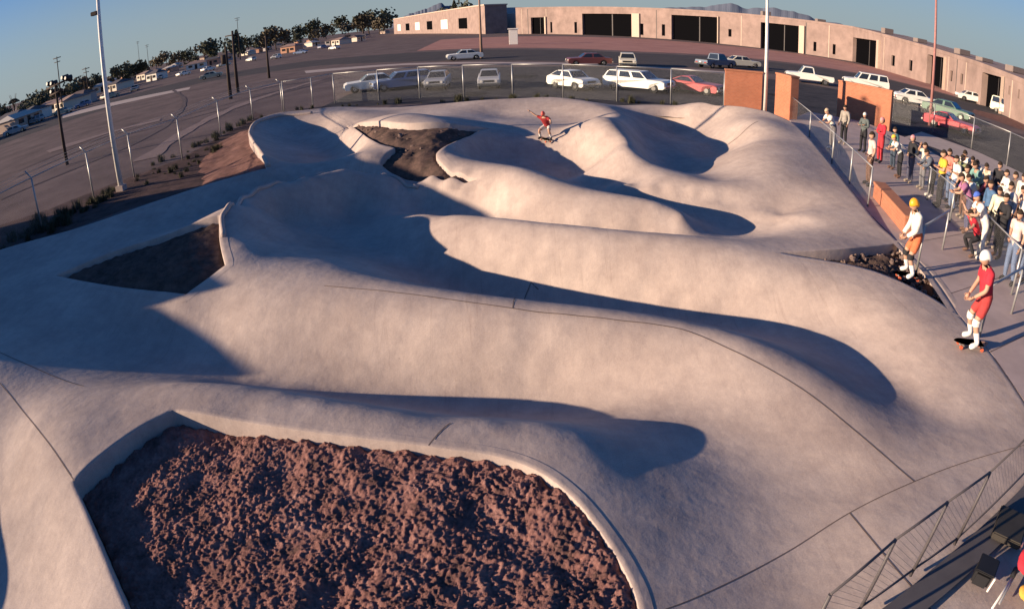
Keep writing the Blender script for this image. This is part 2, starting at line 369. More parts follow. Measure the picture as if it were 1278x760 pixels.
# dirt in the planters
def dirt_bed(poly, depth, step, amp, seed, slope=(0, 0)):
    lo, hi = poly.min(0) - .1, poly.max(0) + .1
    xs = np.arange(lo[0], hi[0], step); ys = np.arange(lo[1], hi[1], step)
    X, Y = np.meshgrid(xs, ys); P = np.column_stack([X.ravel(), Y.ravel()])
    ins = inside(P, poly)
    # grow by one cell so that the bed reaches under the lip
    g = ins.reshape(X.shape).copy()
    for ax in (0, 1):
        for s in (1, -1): g |= np.roll(ins.reshape(X.shape), s, ax)
    n1, n0 = X.shape; I = np.arange(n1 * n0).reshape(n1, n0)
    q = np.stack([I[:-1, :-1], I[:-1, 1:], I[1:, 1:], I[1:, :-1]], -1).reshape(-1, 4); q = q[g.ravel()[q].any(1)]
    used = np.unique(q); rm = -np.ones(len(P), int); rm[used] = np.arange(len(used)); P = P[used]
    h = height(P)
    # ease the concrete's own shape: the bed is flatter than it
    base = np.full(len(P), np.median(h)); cx, cy = P.mean(0)
    z = .15 * base + .85 * h - depth
    z = z + slope[0] * (P[:, 0] - cx) + slope[1] * (P[:, 1] - cy)
    bump = np.empty(len(P))
    for i, (x, y) in enumerate(P):
        wx, wy = x + .09 * noise.noise(Vector((x * 4, y * 4, 1))), y + .09 * noise.noise(Vector((x * 4, y * 4, 5)))
        a = noise.fractal(Vector((x * 1.3 + seed, y * 1.3, seed)), 1.0, 2.0, 3)
        pt = .5 + .5 * noise.noise(Vector((x * .8 + 3, y * .8, seed + 4)))
        f = noise.voronoi(Vector((wx * 16 + seed, wy * 16, 0)))[0]
        f2 = noise.voronoi(Vector((wx * 38 + seed, wy * 38, 3)))[0]
        b = noise.fractal(Vector((x * 18, y * 18, 7.7)), .5, 2.1, 4)
        rg = noise.ridged_multi_fractal(Vector((x * 2.2, y * 2.2, seed)), .9, 2.0, 3, 1.0, 2.0)
        pt = max(0, min(1, (pt - .28) / .42)); qm = .5 + .5 * noise.noise(Vector((x * 2.6 + 9, y * 2.6, seed)))
        bump[i] = 1.7 * a + .45 * rg + (.05 + 1.5 * pt * qm) * (.4 - f[0]) + (.15 + .6 * pt) * (.4 - f2[0]) + (.35 + .35 * qm) * b
    z += amp * bump * 0
    d = np.full(len(P), 9.0)
    for c in poly[::4]: d = np.minimum(d, np.hypot(P[:, 0] - c[0], P[:, 1] - c[1]))
    f = np.clip(d / (step * 9), 0, 1)
    z += amp * bump * (.25 + .75 * f) - .06 * (1 - f) ** 2
    gi = ~inside(P, poly); z[gi] -= .12
    return mesh_np('dirt', np.column_stack([P, z]), rm[q], smooth=False)
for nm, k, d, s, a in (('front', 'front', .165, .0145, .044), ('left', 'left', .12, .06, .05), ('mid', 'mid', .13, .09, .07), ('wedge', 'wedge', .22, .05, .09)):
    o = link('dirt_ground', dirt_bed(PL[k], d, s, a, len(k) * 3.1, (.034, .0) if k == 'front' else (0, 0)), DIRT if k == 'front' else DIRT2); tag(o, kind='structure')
print('dirt', time.time() - T0)

# coping along the bowls' rims
def coping(name, chain, r):
    P = catmull(chain, .12); h = height(P); bm = bmesh.new(); rings = []
    for i, p in enumerate(P):
        t = P[min(i + 1, len(P) - 1)] - P[max(i - 1, 0)]; t = t / (np.linalg.norm(t) + 1e-9); nn = np.array([t[1], -t[0]])
        rings.append([bm.verts.new((p[0] + nn[0] * r * math.cos(a), p[1] + nn[1] * r * math.cos(a), h[i] + r * .45 + r * math.sin(a))) for a in [k * math.pi / 4 for k in range(8)]])
    for a, b in zip(rings, rings[1:]):
        for k in range(8): bm.faces.new((a[k], a[(k + 1) % 8], b[(k + 1) % 8], b[k]))
    bm.faces.new(rings[0]); bm.faces.new(rings[-1][::-1])
    bmesh.ops.recalc_face_normals(bm, faces=bm.faces[:])
    for f in bm.faces: f.smooth = True
    me = bpy.data.meshes.new(name); bm.to_mesh(me); bm.free(); tag(link(name, me, CONC), kind='structure')
coping('bowl_coping', [W(278, 290, .5), W(277, 275, .52), W(283, 262, .62), W(300, 240, .66), W(345, 222, .6), W(400, 213, .4), W(440, 209, .22), W(475, 209, .14), W(520, 215, .1)], .07)
coping('bowl_coping', [W(335, 208, .4), W(328, 195, .4), W(318, 181, .4), W(312, 167, .4), W(320, 154, .38), W(346, 146, .3), W(390, 142, .22)], .09)
# terrain
ZL = -0.5
def sheet(name, poly, z, m, kind='structure'):
    bm = bmesh.new(); vs_ = [bm.verts.new((p[0], p[1], z)) for p in poly]; f = bm.faces.new(vs_)
    if f.normal.z < 0: f.normal_flip()
    bmesh.ops.triangulate(bm, faces=bm.faces[:])
    me = bpy.data.meshes.new(name); bm.to_mesh(me); bm.free(); o = link(name, me, m); tag(o, kind=kind); return o
def ground_sheet():
    bm = bmesh.new()
    def loop(P):
        v = [bm.verts.new((p[0], p[1], ZL)) for p in P]
        return [bm.edges.new((v[i], v[(i + 1) % len(v)])) for i in range(len(v))]
    ed = loop([(-6000, -3000), (6000, -3000), (6000, 9000), (-6000, 9000)]) + loop(OUT[::8])
    bmesh.ops.triangle_fill(bm, use_beauty=True, edges=ed, normal=(0, 0, 1))
    for f in bm.faces:
        if f.normal.z < 0: f.normal_flip()
    me = bpy.data.meshes.new('ground'); bm.to_mesh(me); bm.free()
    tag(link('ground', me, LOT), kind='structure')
ground_sheet()
#sheet('ground', [(-6000, -3000), (6000, -3000), (6000, 9000), (-6000, 9000)], ZL, LOT)
# unseen building inferred from the runs' shadow, wing heights stepped to fit its edge
STUC = mat('stucco', (.42, .33, .28), .9, bump=.2)
def boxbm(bm, lo, hi):
    r = bmesh.ops.create_cube(bm, size=1.0)
    for v in r['verts']: v.co = Vector([(lo[i] + hi[i]) / 2 + v.co[i] * (hi[i] - lo[i]) for i in range(3)])
    return r['verts']
t = thing('workshop', 'low plain stucco building left of the concrete runs', 'building', (-26, 9.5, ZL))
for y0, y1, h in ((-6.1, -4.3, 3.0), (-4.3, -2, 3.3), (-2, 2.6, 3.9), (2.6, 9.0, 4.25)):
    bm = bmesh.new(); boxbm(bm, (-4, y0 + .01, 0), (4, y1 - .01, h)); me = bpy.data.meshes.new('wall'); bm.to_mesh(me); bm.free(); link('wall', me, STUC, t)
    bm = bmesh.new(); boxbm(bm, (-4.1, y0 + .02, h), (4.1, y1 - .02, h + .12)); me = bpy.data.meshes.new('roof'); bm.to_mesh(me); bm.free(); link('roof', me, STUC, t)
# ------------------------------------------------------------------ small mesh tools
def tube(bm, a, b, r0, r1=None, n=8, cap=True):
    a, b = Vector(a), Vector(b); r1 = r0 if r1 is None else r1
    d = (b - a).normalized(); u = d.orthogonal().normalized(); w = d.cross(u)
    A, B = [], []
    for k in range(n):
        c, s_ = math.cos(2 * math.pi * k / n), math.sin(2 * math.pi * k / n)
        A.append(bm.verts.new(a + (u * c + w * s_) * r0)); B.append(bm.verts.new(b + (u * c + w * s_) * r1))
    for k in range(n):
        f = bm.faces.new((A[k], A[(k + 1) % n], B[(k + 1) % n], B[k])); f.smooth = n > 5
    if cap:
        bm.faces.new(A[::-1]); bm.faces.new(B)
def done(name, bm, m, parent=None, bevel=0.0, smooth=False):
    if bevel:
        bmesh.ops.bevel(bm, geom=[e for e in bm.edges if e.is_manifold and e.calc_face_angle(0) > .6], offset=bevel, segments=2, affect='EDGES', clamp_overlap=True)
    bmesh.ops.recalc_face_normals(bm, faces=bm.faces[:])
    if smooth:
        for f in bm.faces: f.smooth = True
    me = bpy.data.meshes.new(name); bm.to_mesh(me); bm.free()
    return link(name, me, m, parent)
def box(name, lo, hi, m, parent=None, bevel=0.0):
    bm = bmesh.new(); boxbm(bm, lo, hi); return done(name, bm, m, parent, bevel)
def tubes(name, segs, m, parent=None, n=6):
    bm = bmesh.new()
    for q in segs: tube(bm, q[0], q[1], q[2], q[3] if len(q) > 3 else None, n)
    return done(name, bm, m, parent)
def copy_tree(o, parent=None):
    c = o.copy(); COL.objects.link(c)
    if parent: c.parent = parent
    for ch in o.children: copy_tree(ch, c)
    return c
def top_at(base, px, py, pole=None):
    """height of the point (px, py) of the photograph on the upright that stands on BASE"""
    d = ray(px, py); k = math.hypot(base[0], base[1]) / math.hypot(d[0], d[1]); return CAM_H + d[2] * k

ASPH = dirt_mat('asphalt', (.034, .034, .042), (.058, .056, .064), (.09, .084, .09), .45)
KERB = mat('kerb_concrete', (.42, .34, .31), .9, scale=2, bump=.2)
REDD = dirt_mat('red_dirt', (.09, .055, .05), (.19, .105, .09), (.29, .165, .14), 1.6)
PINKB = dirt_mat('bank_dirt', (.32, .165, .14), (.39, .205, .175), (.45, .25, .21), .15)
WALK = mat('walkway_concrete', (.43, .335, .31), .85, scale=1.2, var=.14, bump=.15)
WOOD = mat('dark_wood', (.05, .035, .03), .9)
GALV = mat('galvanised_steel', (.42, .42, .42), .45, .6, var=.08)
WHITEP = mat('white_paint', (.75, .72, .68), .5)
PINKP = mat('rust_primer', (.34, .16, .15), .7)
BRICK = None
def brick_mat():
    m = bpy.data.materials.new('orange_brick'); m.use_nodes = True; nt = m.node_tree; n = nt.nodes; l = nt.links; b = n['Principled BSDF']
    tc = n.new('ShaderNodeTexCoord'); sx = n.new('ShaderNodeSeparateXYZ'); l.new(tc.outputs['Object'], sx.inputs[0])
    ad = n.new('ShaderNodeMath'); l.new(sx.outputs[0], ad.inputs[0]); l.new(sx.outputs[1], ad.inputs[1])
    cb = n.new('ShaderNodeCombineXYZ'); l.new(ad.outputs[0], cb.inputs[0]); l.new(sx.outputs[2], cb.inputs[1])
    br = n.new('ShaderNodeTexBrick'); br.inputs['Scale'].default_value = 3.2; br.inputs['Mortar Size'].default_value = .015
    br.inputs['Color1'].default_value = (.46, .17, .09, 1); br.inputs['Color2'].default_value = (.40, .14, .075, 1); br.inputs['Mortar'].default_value = (.36, .22, .16, 1)
    l.new(cb.outputs[0], br.inputs['Vector'])
    nz = n.new('ShaderNodeTexNoise'); nz.inputs['Scale'].default_value = 1.5; nz.inputs['Detail'].default_value = 6; l.new(tc.outputs['Object'], nz.inputs['Vector'])
    r = n.new('ShaderNodeValToRGB'); r.color_ramp.elements[0].color = (.75, .75, .75, 1); r.color_ramp.elements[1].color = (1.15, 1.1, 1.1, 1); l.new(nz.outputs['Fac'], r.inputs[0])
    x = n.new('ShaderNodeMix'); x.data_type = 'RGBA'; x.blend_type = 'MULTIPLY'; x.inputs[0].default_value = 1; l.new(br.outputs['Color'], x.inputs[6]); l.new(r.outputs[0], x.inputs[7])
    l.new(x.outputs[2], b.inputs['Base Color']); b.inputs['Roughness'].default_value = .9; return m
BRICK = brick_mat()
def mesh_mat():
    """chain link: thin crossing wires, clear between"""
    m = bpy.data.materials.new('chain_link_wire'); m.use_nodes = True; nt = m.node_tree; n = nt.nodes; l = nt.links; b = n['Principled BSDF']
    b.inputs['Base Color'].default_value = (.3, .3, .3, 1); b.inputs['Metallic'].default_value = .3; b.inputs['Roughness'].default_value = .5
    tc = n.new('ShaderNodeTexCoord'); sx = n.new('ShaderNodeSeparateXYZ'); l.new(tc.outputs['UV'], sx.inputs[0])
    def M(op, a, c):
        q = n.new('ShaderNodeMath'); q.operation = op
        for i, v in enumerate((a, c)):
            if v is None: continue
            if isinstance(v, (int, float)): q.inputs[i].default_value = v
            else: l.new(v, q.inputs[i])
        return q.outputs[0]
    outs = []
    for sg in ('ADD', 'SUBTRACT'):
        w = M(sg, sx.outputs[0], sx.outputs[1]); w = M('MULTIPLY', w, 13.0); w = M('FRACT', w, None); outs.append(M('LESS_THAN', w, .055))
    a = M('MAXIMUM', outs[0], outs[1]); l.new(a, b.inputs['Alpha']); return m
CHAIN = mesh_mat()
def chain_panel(P, h, parent, name='chain_link'):
    me = bpy.data.meshes.new(name); V, F, UV = [], [], []; s_ = 0
    for a, b in zip(P, P[1:]):
        a, b = Vector(a), Vector(b); k = len(V); L = (b - a).length
        V += [a + Vector((0, 0, .04)), b + Vector((0, 0, .04)), b + Vector((0, 0, h)), a + Vector((0, 0, h))]; F.append((k, k + 1, k + 2, k + 3)); UV += [(s_, 0), (s_ + L, 0), (s_ + L, h), (s_, h)]; s_ += L
    me.from_pydata(V, [], F); u = me.uv_layers.new()
    for i, c in enumerate(UV): u.data[i].uv = c
    return link(name, me, CHAIN, parent)
def fence(name, label, cat, P, h, r=.035, arms=None, rail=True, posts=None, m=GALV, low=False):
    o = P[0]; t = thing(name, label, cat, o); L = [Vector(p) - Vector(o) for p in P]
    for i, p in enumerate(L):
        segs = [(p, p + Vector((0, 0, h)), r)]
        po = tubes('post', segs, m, t)
        if arms is not None:
            a = Vector(arms); tubes('barb_arm', [(p + Vector((0, 0, h)), p + Vector((0, 0, h)) + a, r * .8)], m, po)
    if rail:
        tubes('top_rail', [(a + Vector((0, 0, h)), b + Vector((0, 0, h)), r * .7) for a, b in zip(L, L[1:])], m, t)
    if low: tubes('bottom_rail', [(a + Vector((0, 0, .1)), b + Vector((0, 0, .1)), r * .7) for a, b in zip(L, L[1:])], m, t)
    if arms is not None:
        a = Vector(arms)
        tubes('barbed_wire', [(p + Vector((0, 0, h)) + a * f, q + Vector((0, 0, h)) + a * f, .008) for f in (.3, .65, 1) for p, q in zip(L, L[1:])], m, t, 4)
    chain_panel(L, h, t); return t

# ------------------------------------------------------------------ ground around the park
def psheet(name, px, m, dz=.004): return sheet(name, [W(a, b, ZL) for a, b in px], ZL + dz, m)
def ribbon(name, lo, hi, m, dz):
    V = [tuple(W(a, b, ZL + dz)) for a, b in lo] + [tuple(W(a, b, ZL + dz)) for a, b in hi]; n = len(lo)
    me = bpy.data.meshes.new(name); me.from_pydata(V, [], [(i, i + 1, n + i + 1, n + i) for i in range(n - 1)]); tag(link(name, me, m), kind='structure')
psheet('parking_lot', [(395, 137), (470, 103), (522, 87), (640, 84), (760, 84), (900, 93), (1000, 104), (1110, 126), (1290, 176), (1400, 230), (1230, 215), (1110, 165), (985, 150), (900, 140), (640, 128)], ASPH)
ROADM = dirt_mat('road_asphalt', (.07, .063, .068), (.085, .077, .08), (.10, .09, .092), .3)
ribbon('road', [(-200, 258), (-60, 205), (60, 160), (130, 137), (250, 104), (400, 82), (520, 77), (640, 76), (800, 81), (900, 87), (1000, 96), (1100, 112), (1290, 164), (1400, 205)],
       [(-200, 240), (-60, 192), (60, 150), (130, 128), (250, 97), (400, 75), (520, 66), (640, 62), (800, 67), (900, 72), (1000, 82), (1100, 98), (1290, 152), (1400, 188)], ROADM, .008)
ribbon('bank', [(520, 64), (640, 60), (800, 65), (900, 70), (1000, 80), (1100, 97), (1290, 151), (1400, 186)], [(550, 50), (640, 46), (800, 49), (900, 57), (1000, 68), (1100, 86), (1290, 138), (1400, 168)], PINKB, .012)
psheet('sidewalk', [(382, 92), (500, 82), (640, 80), (800, 85), (905, 92), (905, 90), (800, 83), (640, 78), (500, 80), (380, 89)], KERB, .012)
psheet('sidewalk', [(78, 148), (160, 128), (236, 112), (238, 109), (160, 124), (78, 143)], KERB, .012)
ribbon('lot_edge', [(-60, 335), (60, 298), (150, 264), (235, 238), (330, 208), (345, 150)], [(-60, 302), (60, 262), (150, 226), (222, 200), (300, 158), (318, 140)], dirt_mat('fence_dirt', (.05, .037, .036), (.10, .068, .064), (.15, .10, .095), 1.2), .006)  # strip along the left fence, with the lot's shadow put into its dirt colour
psheet('sidewalk', [(1128, 172), (1180, 190), (1300, 262), (1360, 262), (1220, 190), (1150, 165)], KERB, .016)
psheet('bank', [(1212, 141), (1290, 168), (1340, 190), (1340, 178), (1290, 156), (1216, 137)], REDD, .016)

# spectators' walkway, level with the park's edge
wk = [W(985, 150, 0), W(1042, 212, 0), W(1086, 268, 0), W(1122, 303, 0), W(1160, 340, 0), W(1197, 393, 0), W(1240, 445, 0), W(1278, 500, 0), W(1345, 600, 0),
      Vector((6.8, 1.5, 0)), Vector((9.5, 1.0, 0)), W(1330, 330, 0), W(1278, 272, 0), W(1200, 212, 0), W(1130, 172, 0), W(1075, 152, 0), W(1010, 140, 0)]
bm = bmesh.new(); vv = [bm.verts.new((p.x, p.y, .008)) for p in wk]; f = bm.faces.new(vv)
if f.normal.z < 0: f.normal_flip()
ex = bmesh.ops.extrude_face_region(bm, geom=[f])
for v in [g for g in ex['geom'] if isinstance(g, bmesh.types.BMVert)]: v.co.z = ZL - .1
bmesh.ops.triangulate(bm, faces=bm.faces[:]); bmesh.ops.recalc_face_normals(bm, faces=bm.faces[:])
me = bpy.data.meshes.new('walkway'); bm.to_mesh(me); bm.free(); tag(link('walkway', me, WALK), kind='structure')

# expansion joints: narrow dark filler strips lying in the surface
JOINT = mat('joint_filler', (.14, .105, .095), .95)
def joint(P, w=.014, flat=False):
    w *= .75
    P = catmull(P, .12); T = np.gradient(P, axis=0); T /= np.linalg.norm(T, axis=1)[:, None] + 1e-9; N = np.column_stack([T[:, 1], -T[:, 0]])
    L, Rr = P - N * w, P + N * w
    hl, hr = ((np.full(len(P), .008),) * 2) if flat else (height(L), height(R_(Rr)))
    V = np.concatenate([np.column_stack([L, hl + .005]), np.column_stack([Rr, hr + .005])]); n = len(P); i = np.arange(n - 1)
    tag(link('expansion_joint', mesh_np('expansion_joint', V, np.column_stack([i, i + n, i + n + 1, i + 1])), JOINT), kind='structure')
def R_(x): return x
for c, w in [((405, 357, 500, 366, 640, 385, 750, 397, 850, 411, 920, 440, 1000, 485, 1070, 540, 1141, 601), .012), ((640, 385, 655, 372, 672, 362), .012), 
             ((535, 556, 548, 540, 562, 528), .012), ((-40, 425, 0, 440, 50, 462, 105, 482), .012), ((0, 478, 20, 502, 60, 552, 93, 600), .012),
             ((1060, 640, 1085, 670, 1120, 712, 1165, 765), .012), ((825, 762, 870, 745, 980, 690, 1060, 640, 1141, 601, 1210, 575, 1290, 552), .008),
             ((908, 181, 925, 168, 946, 152), .03)]:
    joint(GP(*c), w)
for a, b in [((1240, 447), (1290, 520)), ((1170, 372), (1300, 330)), ((1235, 440), (1340, 390)), ((1130, 305), (1215, 290)), ((1085, 250), (1150, 245))]:
    joint([W(*a), W((a[0] + b[0]) / 2, (a[1] + b[1]) / 2), W(*b)], .012, True)

# rubble and weeds
def rock_mesh(seed):
    bm = bmesh.new(); bmesh.ops.create_icosphere(bm, subdivisions=2, radius=1)
    for v in bm.verts: v.co *= .8 + .5 * noise.noise(v.co * 1.3 + Vector((seed, 0, 0))); v.co.z *= .65
    me = bpy.data.meshes.new('rock'); bm.to_mesh(me); bm.free(); me.materials.append(mat('rubble', (.17, .12, .105), 1, var=.3)); return me
ROCKS = [rock_mesh(i * 7.7) for i in range(4)]
def rubble(poly, n, r0, r1, lo, name='rubble', rocks=ROCKS):
    lo_, hi_ = poly.min(0), poly.max(0); bm = bmesh.new(); k = 0; rnd = random.Random(n)
    while k < n:
        p = np.array([[rnd.uniform(lo_[0], hi_[0]), rnd.uniform(lo_[1], hi_[1])]])
        if not inside(p, poly)[0]: continue
        k += 1; r = rnd.uniform(r0, r1) * (1 if rnd.random() > .1 else 1.8); me = rocks[k % len(rocks)]
        M = Matrix.Translation((p[0, 0], p[0, 1], hz(*p[0]) - lo)) @ Matrix.Rotation(rnd.uniform(0, 6), 4, Vector((rnd.random(), rnd.random(), 1)).normalized()) @ Matrix.Scale(r, 4)
        ofs = len(bm.verts); tmp = bmesh.new(); tmp.from_mesh(me); tmp.transform(M); m2 = bpy.data.meshes.new('x'); tmp.to_mesh(m2); tmp.free(); bm.from_mesh(m2); bpy.data.meshes.remove(m2)
    o = done(name, bm, mat('rubble', (.17, .12, .105), 1, var=.3)); tag(o, kind='stuff'); o['label'] = 'loose stones scattered over planter dirt'; return o
rubble(PL['wedge'], 110, .03, .08, .19);  rubble(PL['mid'], 40, .04, .09, .15)
GRASS = mat('dry_weed', (.17, .12, .06), .9, var=.4); SHRUB = mat('scrub_leaf', (.06, .06, .035), .9, var=.5)
def tuft_mesh(n, h, spread, m, w=.012):
    rnd = random.Random(n); V, F = [], []
    for i in range(n):
        a = rnd.uniform(0, 6.28); r = rnd.uniform(0, spread * .5); x, y = r * math.cos(a), r * math.sin(a); hh = h * rnd.uniform(.4, 1); l = rnd.uniform(.1, .7) * spread
        b = rnd.uniform(0, 6.28); ux, uy = -math.sin(b) * w, math.cos(b) * w; k = len(V)
        V += [(x - ux, y - uy, 0), (x + ux, y + uy, 0), (x + math.cos(b) * l * .4 + ux * .7, y + math.sin(b) * l * .4 + uy * .7, hh * .6), (x + math.cos(b) * l * .4 - ux * .7, y + math.sin(b) * l * .4 - uy * .7, hh * .6), (x + math.cos(b) * l, y + math.sin(b) * l, hh)]
        F += [(k, k + 1, k + 2, k + 3), (k + 3, k + 2, k + 4)]
    me = bpy.data.meshes.new('weed'); me.from_pydata(V, [], F); me.materials.append(m); return me
WEEDS = [tuft_mesh(60, .4, .35, GRASS), tuft_mesh(90, .55, .5, SHRUB, .02), tuft_mesh(40, .25, .3, GRASS)]
def weeds(name, pts_, label):
    V, F = [], []; rnd = random.Random(3); bm = bmesh.new()
    for p in pts_:
        me = WEEDS[rnd.choice((0, 1, 1, 2))]; tmp = bmesh.new(); tmp.from_mesh(me); tmp.transform(Matrix.Translation(p) @ Matrix.Rotation(rnd.uniform(0, 6), 4, 'Z') @ Matrix.Scale(rnd.uniform(.4, 1.1), 4))
        m2 = bpy.data.meshes.new('x'); tmp.to_mesh(m2); tmp.free(); bm.from_mesh(m2); bpy.data.meshes.remove(m2)
    me = bpy.data.meshes.new(name); bm.to_mesh(me); bm.free(); o = link(name, me, SHRUB); tag(o, kind='stuff'); o['label'] = label; return o
rnd = random.Random(11); wp = []
for a, b, n, sp in (((-17.4, 18), (-17.2, 41.5), 45, .6), ((-15, 43.3), (10, 37.4), 40, .5), ((-15.8, 24), (-14.6, 31), 25, 1.3), ((-19, 16), (-17, 22), 50, 1.2)):
    for i in range(n):
        t_ = rnd.random(); wp.append(Vector((a[0] + (b[0] - a[0]) * t_ + rnd.gauss(0, sp * .5), a[1] + (b[1] - a[1]) * t_ + rnd.gauss(0, sp * .5), ZL)))
weeds('weeds', wp, 'dry weeds along the foot of the chain link fences')
# dirt heaped against the outside of the park
def heap(P, w, top, name='dirt_ground'):
    P = catmull(P, .35); T = np.gradient(P, axis=0); T /= np.linalg.norm(T, axis=1)[:, None]; N = np.column_stack([-T[:, 1], T[:, 0]])
    rows = 8; V = []
    for r in range(rows):
        f = r / (rows - 1); q = P + N * (w * f - .15)
        z = [ZL + (top - ZL) * (1 - f) ** 1.3 + .16 * noise.fractal(Vector((x * .9, y * .9, 2)), 1, 2, 4) * (1 if 0 < r < rows - 1 else .3) - (.05 if r == rows - 1 else 0) for x, y in q]
        V.append(np.column_stack([q, z]))
    n = len(P); i = np.arange(n - 1); Q = [np.column_stack([r * n + i, (r + 1) * n + i, (r + 1) * n + i + 1, r * n + i + 1]) for r in range(rows - 1)]
    tag(link(name, mesh_np(name, np.concatenate(V), np.concatenate(Q)), REDD), kind='structure')
heap([W(-150, 366, .4), W(0, 313, .4), W(100, 285, .4), W(200, 252, .38), W(270, 230, .36), W(325, 213, .37)], 3.2, .22)
heap([W(333, 211, .37), W(328, 195, .38), W(316, 182, .38), W(310, 167, .4), W(318, 153, .38), W(345, 144, .32)], 2.8, .12)
heap([W(345, 144, .32), W(390, 139, .2), W(430, 134, .15), W(560, 131, .18), W(640, 124, .38), W(690, 122, .42), W(740, 126, .42), W(772, 132, .2), W(870, 135, .4), W(900, 136, .62), W(960, 143, .6)], 2.0, -.15)

# ------------------------------------------------------------------ fences
def B(px, py, z=ZL): return W(px, py, z)
fence('chain_link_fence', 'tall chain link fence with barbed wire arms beside the left dirt lot', 'fence',
      [Vector((-17.8, 14, ZL)), Vector((-17.7, 18.5, ZL)), Vector((-17.6, 22.3, ZL)), B(168, 222), B(228, 200), B(276, 170), B(316, 150), Vector((-15.6, 43.1, ZL))], 2.15, .035, (-.3, 0, .3))
fence('chain_link_fence', 'long chain link fence behind the far rim, in front of the parked cars', 'fence',
      [Vector((-15.5, 43.2, ZL)), B(391, 135), B(418, 129), B(473, 126), B(524, 123), B(579, 122), B(640, 122), B(703, 123), B(770, 127), B(837, 130), B(903, 137)], 2.2, .04)
fence('chain_link_fence', 'low chain link fence along the walkway edge beside the right bank', 'fence',
      [W(987, 148), W(1010, 172), W(1038, 205), W(1060, 230), W(1083, 258)], 1.15, .03)
fence('chain_link_fence', 'chain link fence running in front of the line of spectators', 'fence',
      [W(1098, 196), W(1122, 216), W(1157, 250), W(1185, 278), W(1222, 318), W(1262, 368), W(1310, 430)], 1.05, .03)
fence('chain_link_fence', 'tall chain link fence beyond the spectators at the right', 'fence',
      [B(1112, 152), B(1164, 165), B(1212, 186), B(1256, 208), B(1310, 240)], 1.9, .04)
t = fence('steel_railing', 'low dark steel railing with mesh infill in the bottom right corner', 'railing',
          [W(1320, 548), W(1191, 679), W(1136, 718), W(1070, 765), W(990, 830)], 1.0, .02, low=True, m=mat('rail_paint', (.09, .08, .085), .5))
# a dark grey strip along the railing's foot
sheet('tar_strip', [W(1060, 790), W(1191, 688), W(1330, 552), W(1360, 570), W(1278, 650), W(1120, 790)], .03, mat('tar', (.11, .10, .105), .85, scale=3))
def railing(label, a, b, h=1.0):
    t = thing('handrail', label, 'railing', a); L = Vector(b) - Vector(a)
    for f in (0, 1): tubes('post', [(L * f, L * f + Vector((0, 0, h)), .03)], GALV, t)
    tubes('top_rail', [(Vector((0, 0, h)), L + Vector((0, 0, h)), .028)], GALV, t)
railing('steel handrail post and rail right behind the orange helmet skater', W(1144, 337), W(1176, 312))
railing('steel handrail post and rail right behind the red shirt skater', W(1222, 420), W(1262, 392))

# ------------------------------------------------------------------ poles
def pole(name, label, cat, px, py, tx, ty, r, m, z=ZL, extra=0.0, group=None):
    b = W(px, py, z); h = top_at(b, tx, ty) - z + extra; t = thing(name, label, cat, b, 0, group)
    tubes('pole', [((0, 0, 0), (0, 0, h), r, r * .6)], m, t, 10); return t, h
def lamp_head(t, h, dirx, m):
    a = Vector(dirx)
    tubes('bracket', [((0, 0, h - .2), a * .9 + Vector((0, 0, h)), .04)], m, t)
    bm = bmesh.new(); boxbm(bm, (-.25, -.16, -.1), (.25, .16, .1)); o = done('lamp_head', bm, GALV, t, .04); o.location = a * 1.1 + Vector((0, 0, h))
t, h = pole('light_pole', 'tall white light pole at the left dirt edge', 'light pole', 152, 238, 125, 0, .13, WHITEP, extra=1.2); box('collar', (-.2, -.2, 0), (.2, .2, .25), KERB, t); lamp_head(t, h, (.3, .9, 0), WHITEP)
bm = bmesh.new(); boxbm(bm, (-.28, -.12, -.09), (.06, .12, .09)); o = done('floodlight', bm, WOOD, t, .02); o.location = (-.12, 0, h - 1.75)
t, h = pole('light_pole', 'tall white light pole rising between the brick walls', 'light pole', 954, 141, 957, 0, .12, WHITEP, extra=1.2, z=0); lamp_head(t, h, (.3, -.9, 0), WHITEP)
t, h = pole('light_pole', 'tall rust red light pole beyond the right brick wall', 'light pole', 1160, 157, 1155.5, 0, .13, PINKP, extra=1.2); lamp_head(t, h, (-.3, -.9, 0), PINKP)
t, h = pole('utility_pole', 'brown utility pole beyond the far parked cars', 'utility pole', 601, 73, 599, 0, .2, mat('pole_brown', (.30, .19, .14), .9), extra=1.0); tubes('crossarm', [((-1.1, 0, h - .5), (1.1, 0, h - .5), .07)], WOOD, t)
t, h = pole('utility_pole', 'dark short wooden pole standing alone on the left lot', 'utility pole', 336, 98, 331, 45, .2, WOOD)
for dx, lab in ((0, 'dark wooden pole with round transformer, left of a close pair'), (9, 'dark wooden pole with crossarm, right of a close pair')):
    t, h = pole('utility_pole', lab, 'utility pole', 288 + dx, 124 - dx * .9, 285 + dx, 58 - dx * 2.2, .22, WOOD)
    if dx: tubes('crossarm', [((-1.0, .1, h - .5), (1.0, .1, h - .5), .07)], WOOD, t)
    else:
        tubes('transformer', [((-.35, 0, h - 1.8), (-.35, 0, h - .8), .3)], WOOD, t, 12)
t, h = pole('floodlight_pole', 'dark wooden pole carrying a crossarm of floodlights at far left', 'light pole', 84, 206, 68, 104, .13, WOOD)
tubes('crossarm', [((-1.2, .4, h - .25), (1.3, -.4, h - .05), .07), ((-.9, .3, h - .75), (.8, -.3, h - .6), .06)], WOOD, t)
for x, y, z in ((-1.15, .4, h + .1), (-.6, .2, h + .05), (.9, -.3, h + .2), (1.3, -.4, h + .1), (-.8, .3, h - .5)):
    bm = bmesh.new(); tube(bm, (0, 0, 0), (.15, .45, -.1), .12, .26, 10); o = done('floodlight', bm, mat('dark_metal', (.03, .03, .035), .5, .4), t); o.location = (x, y, z)
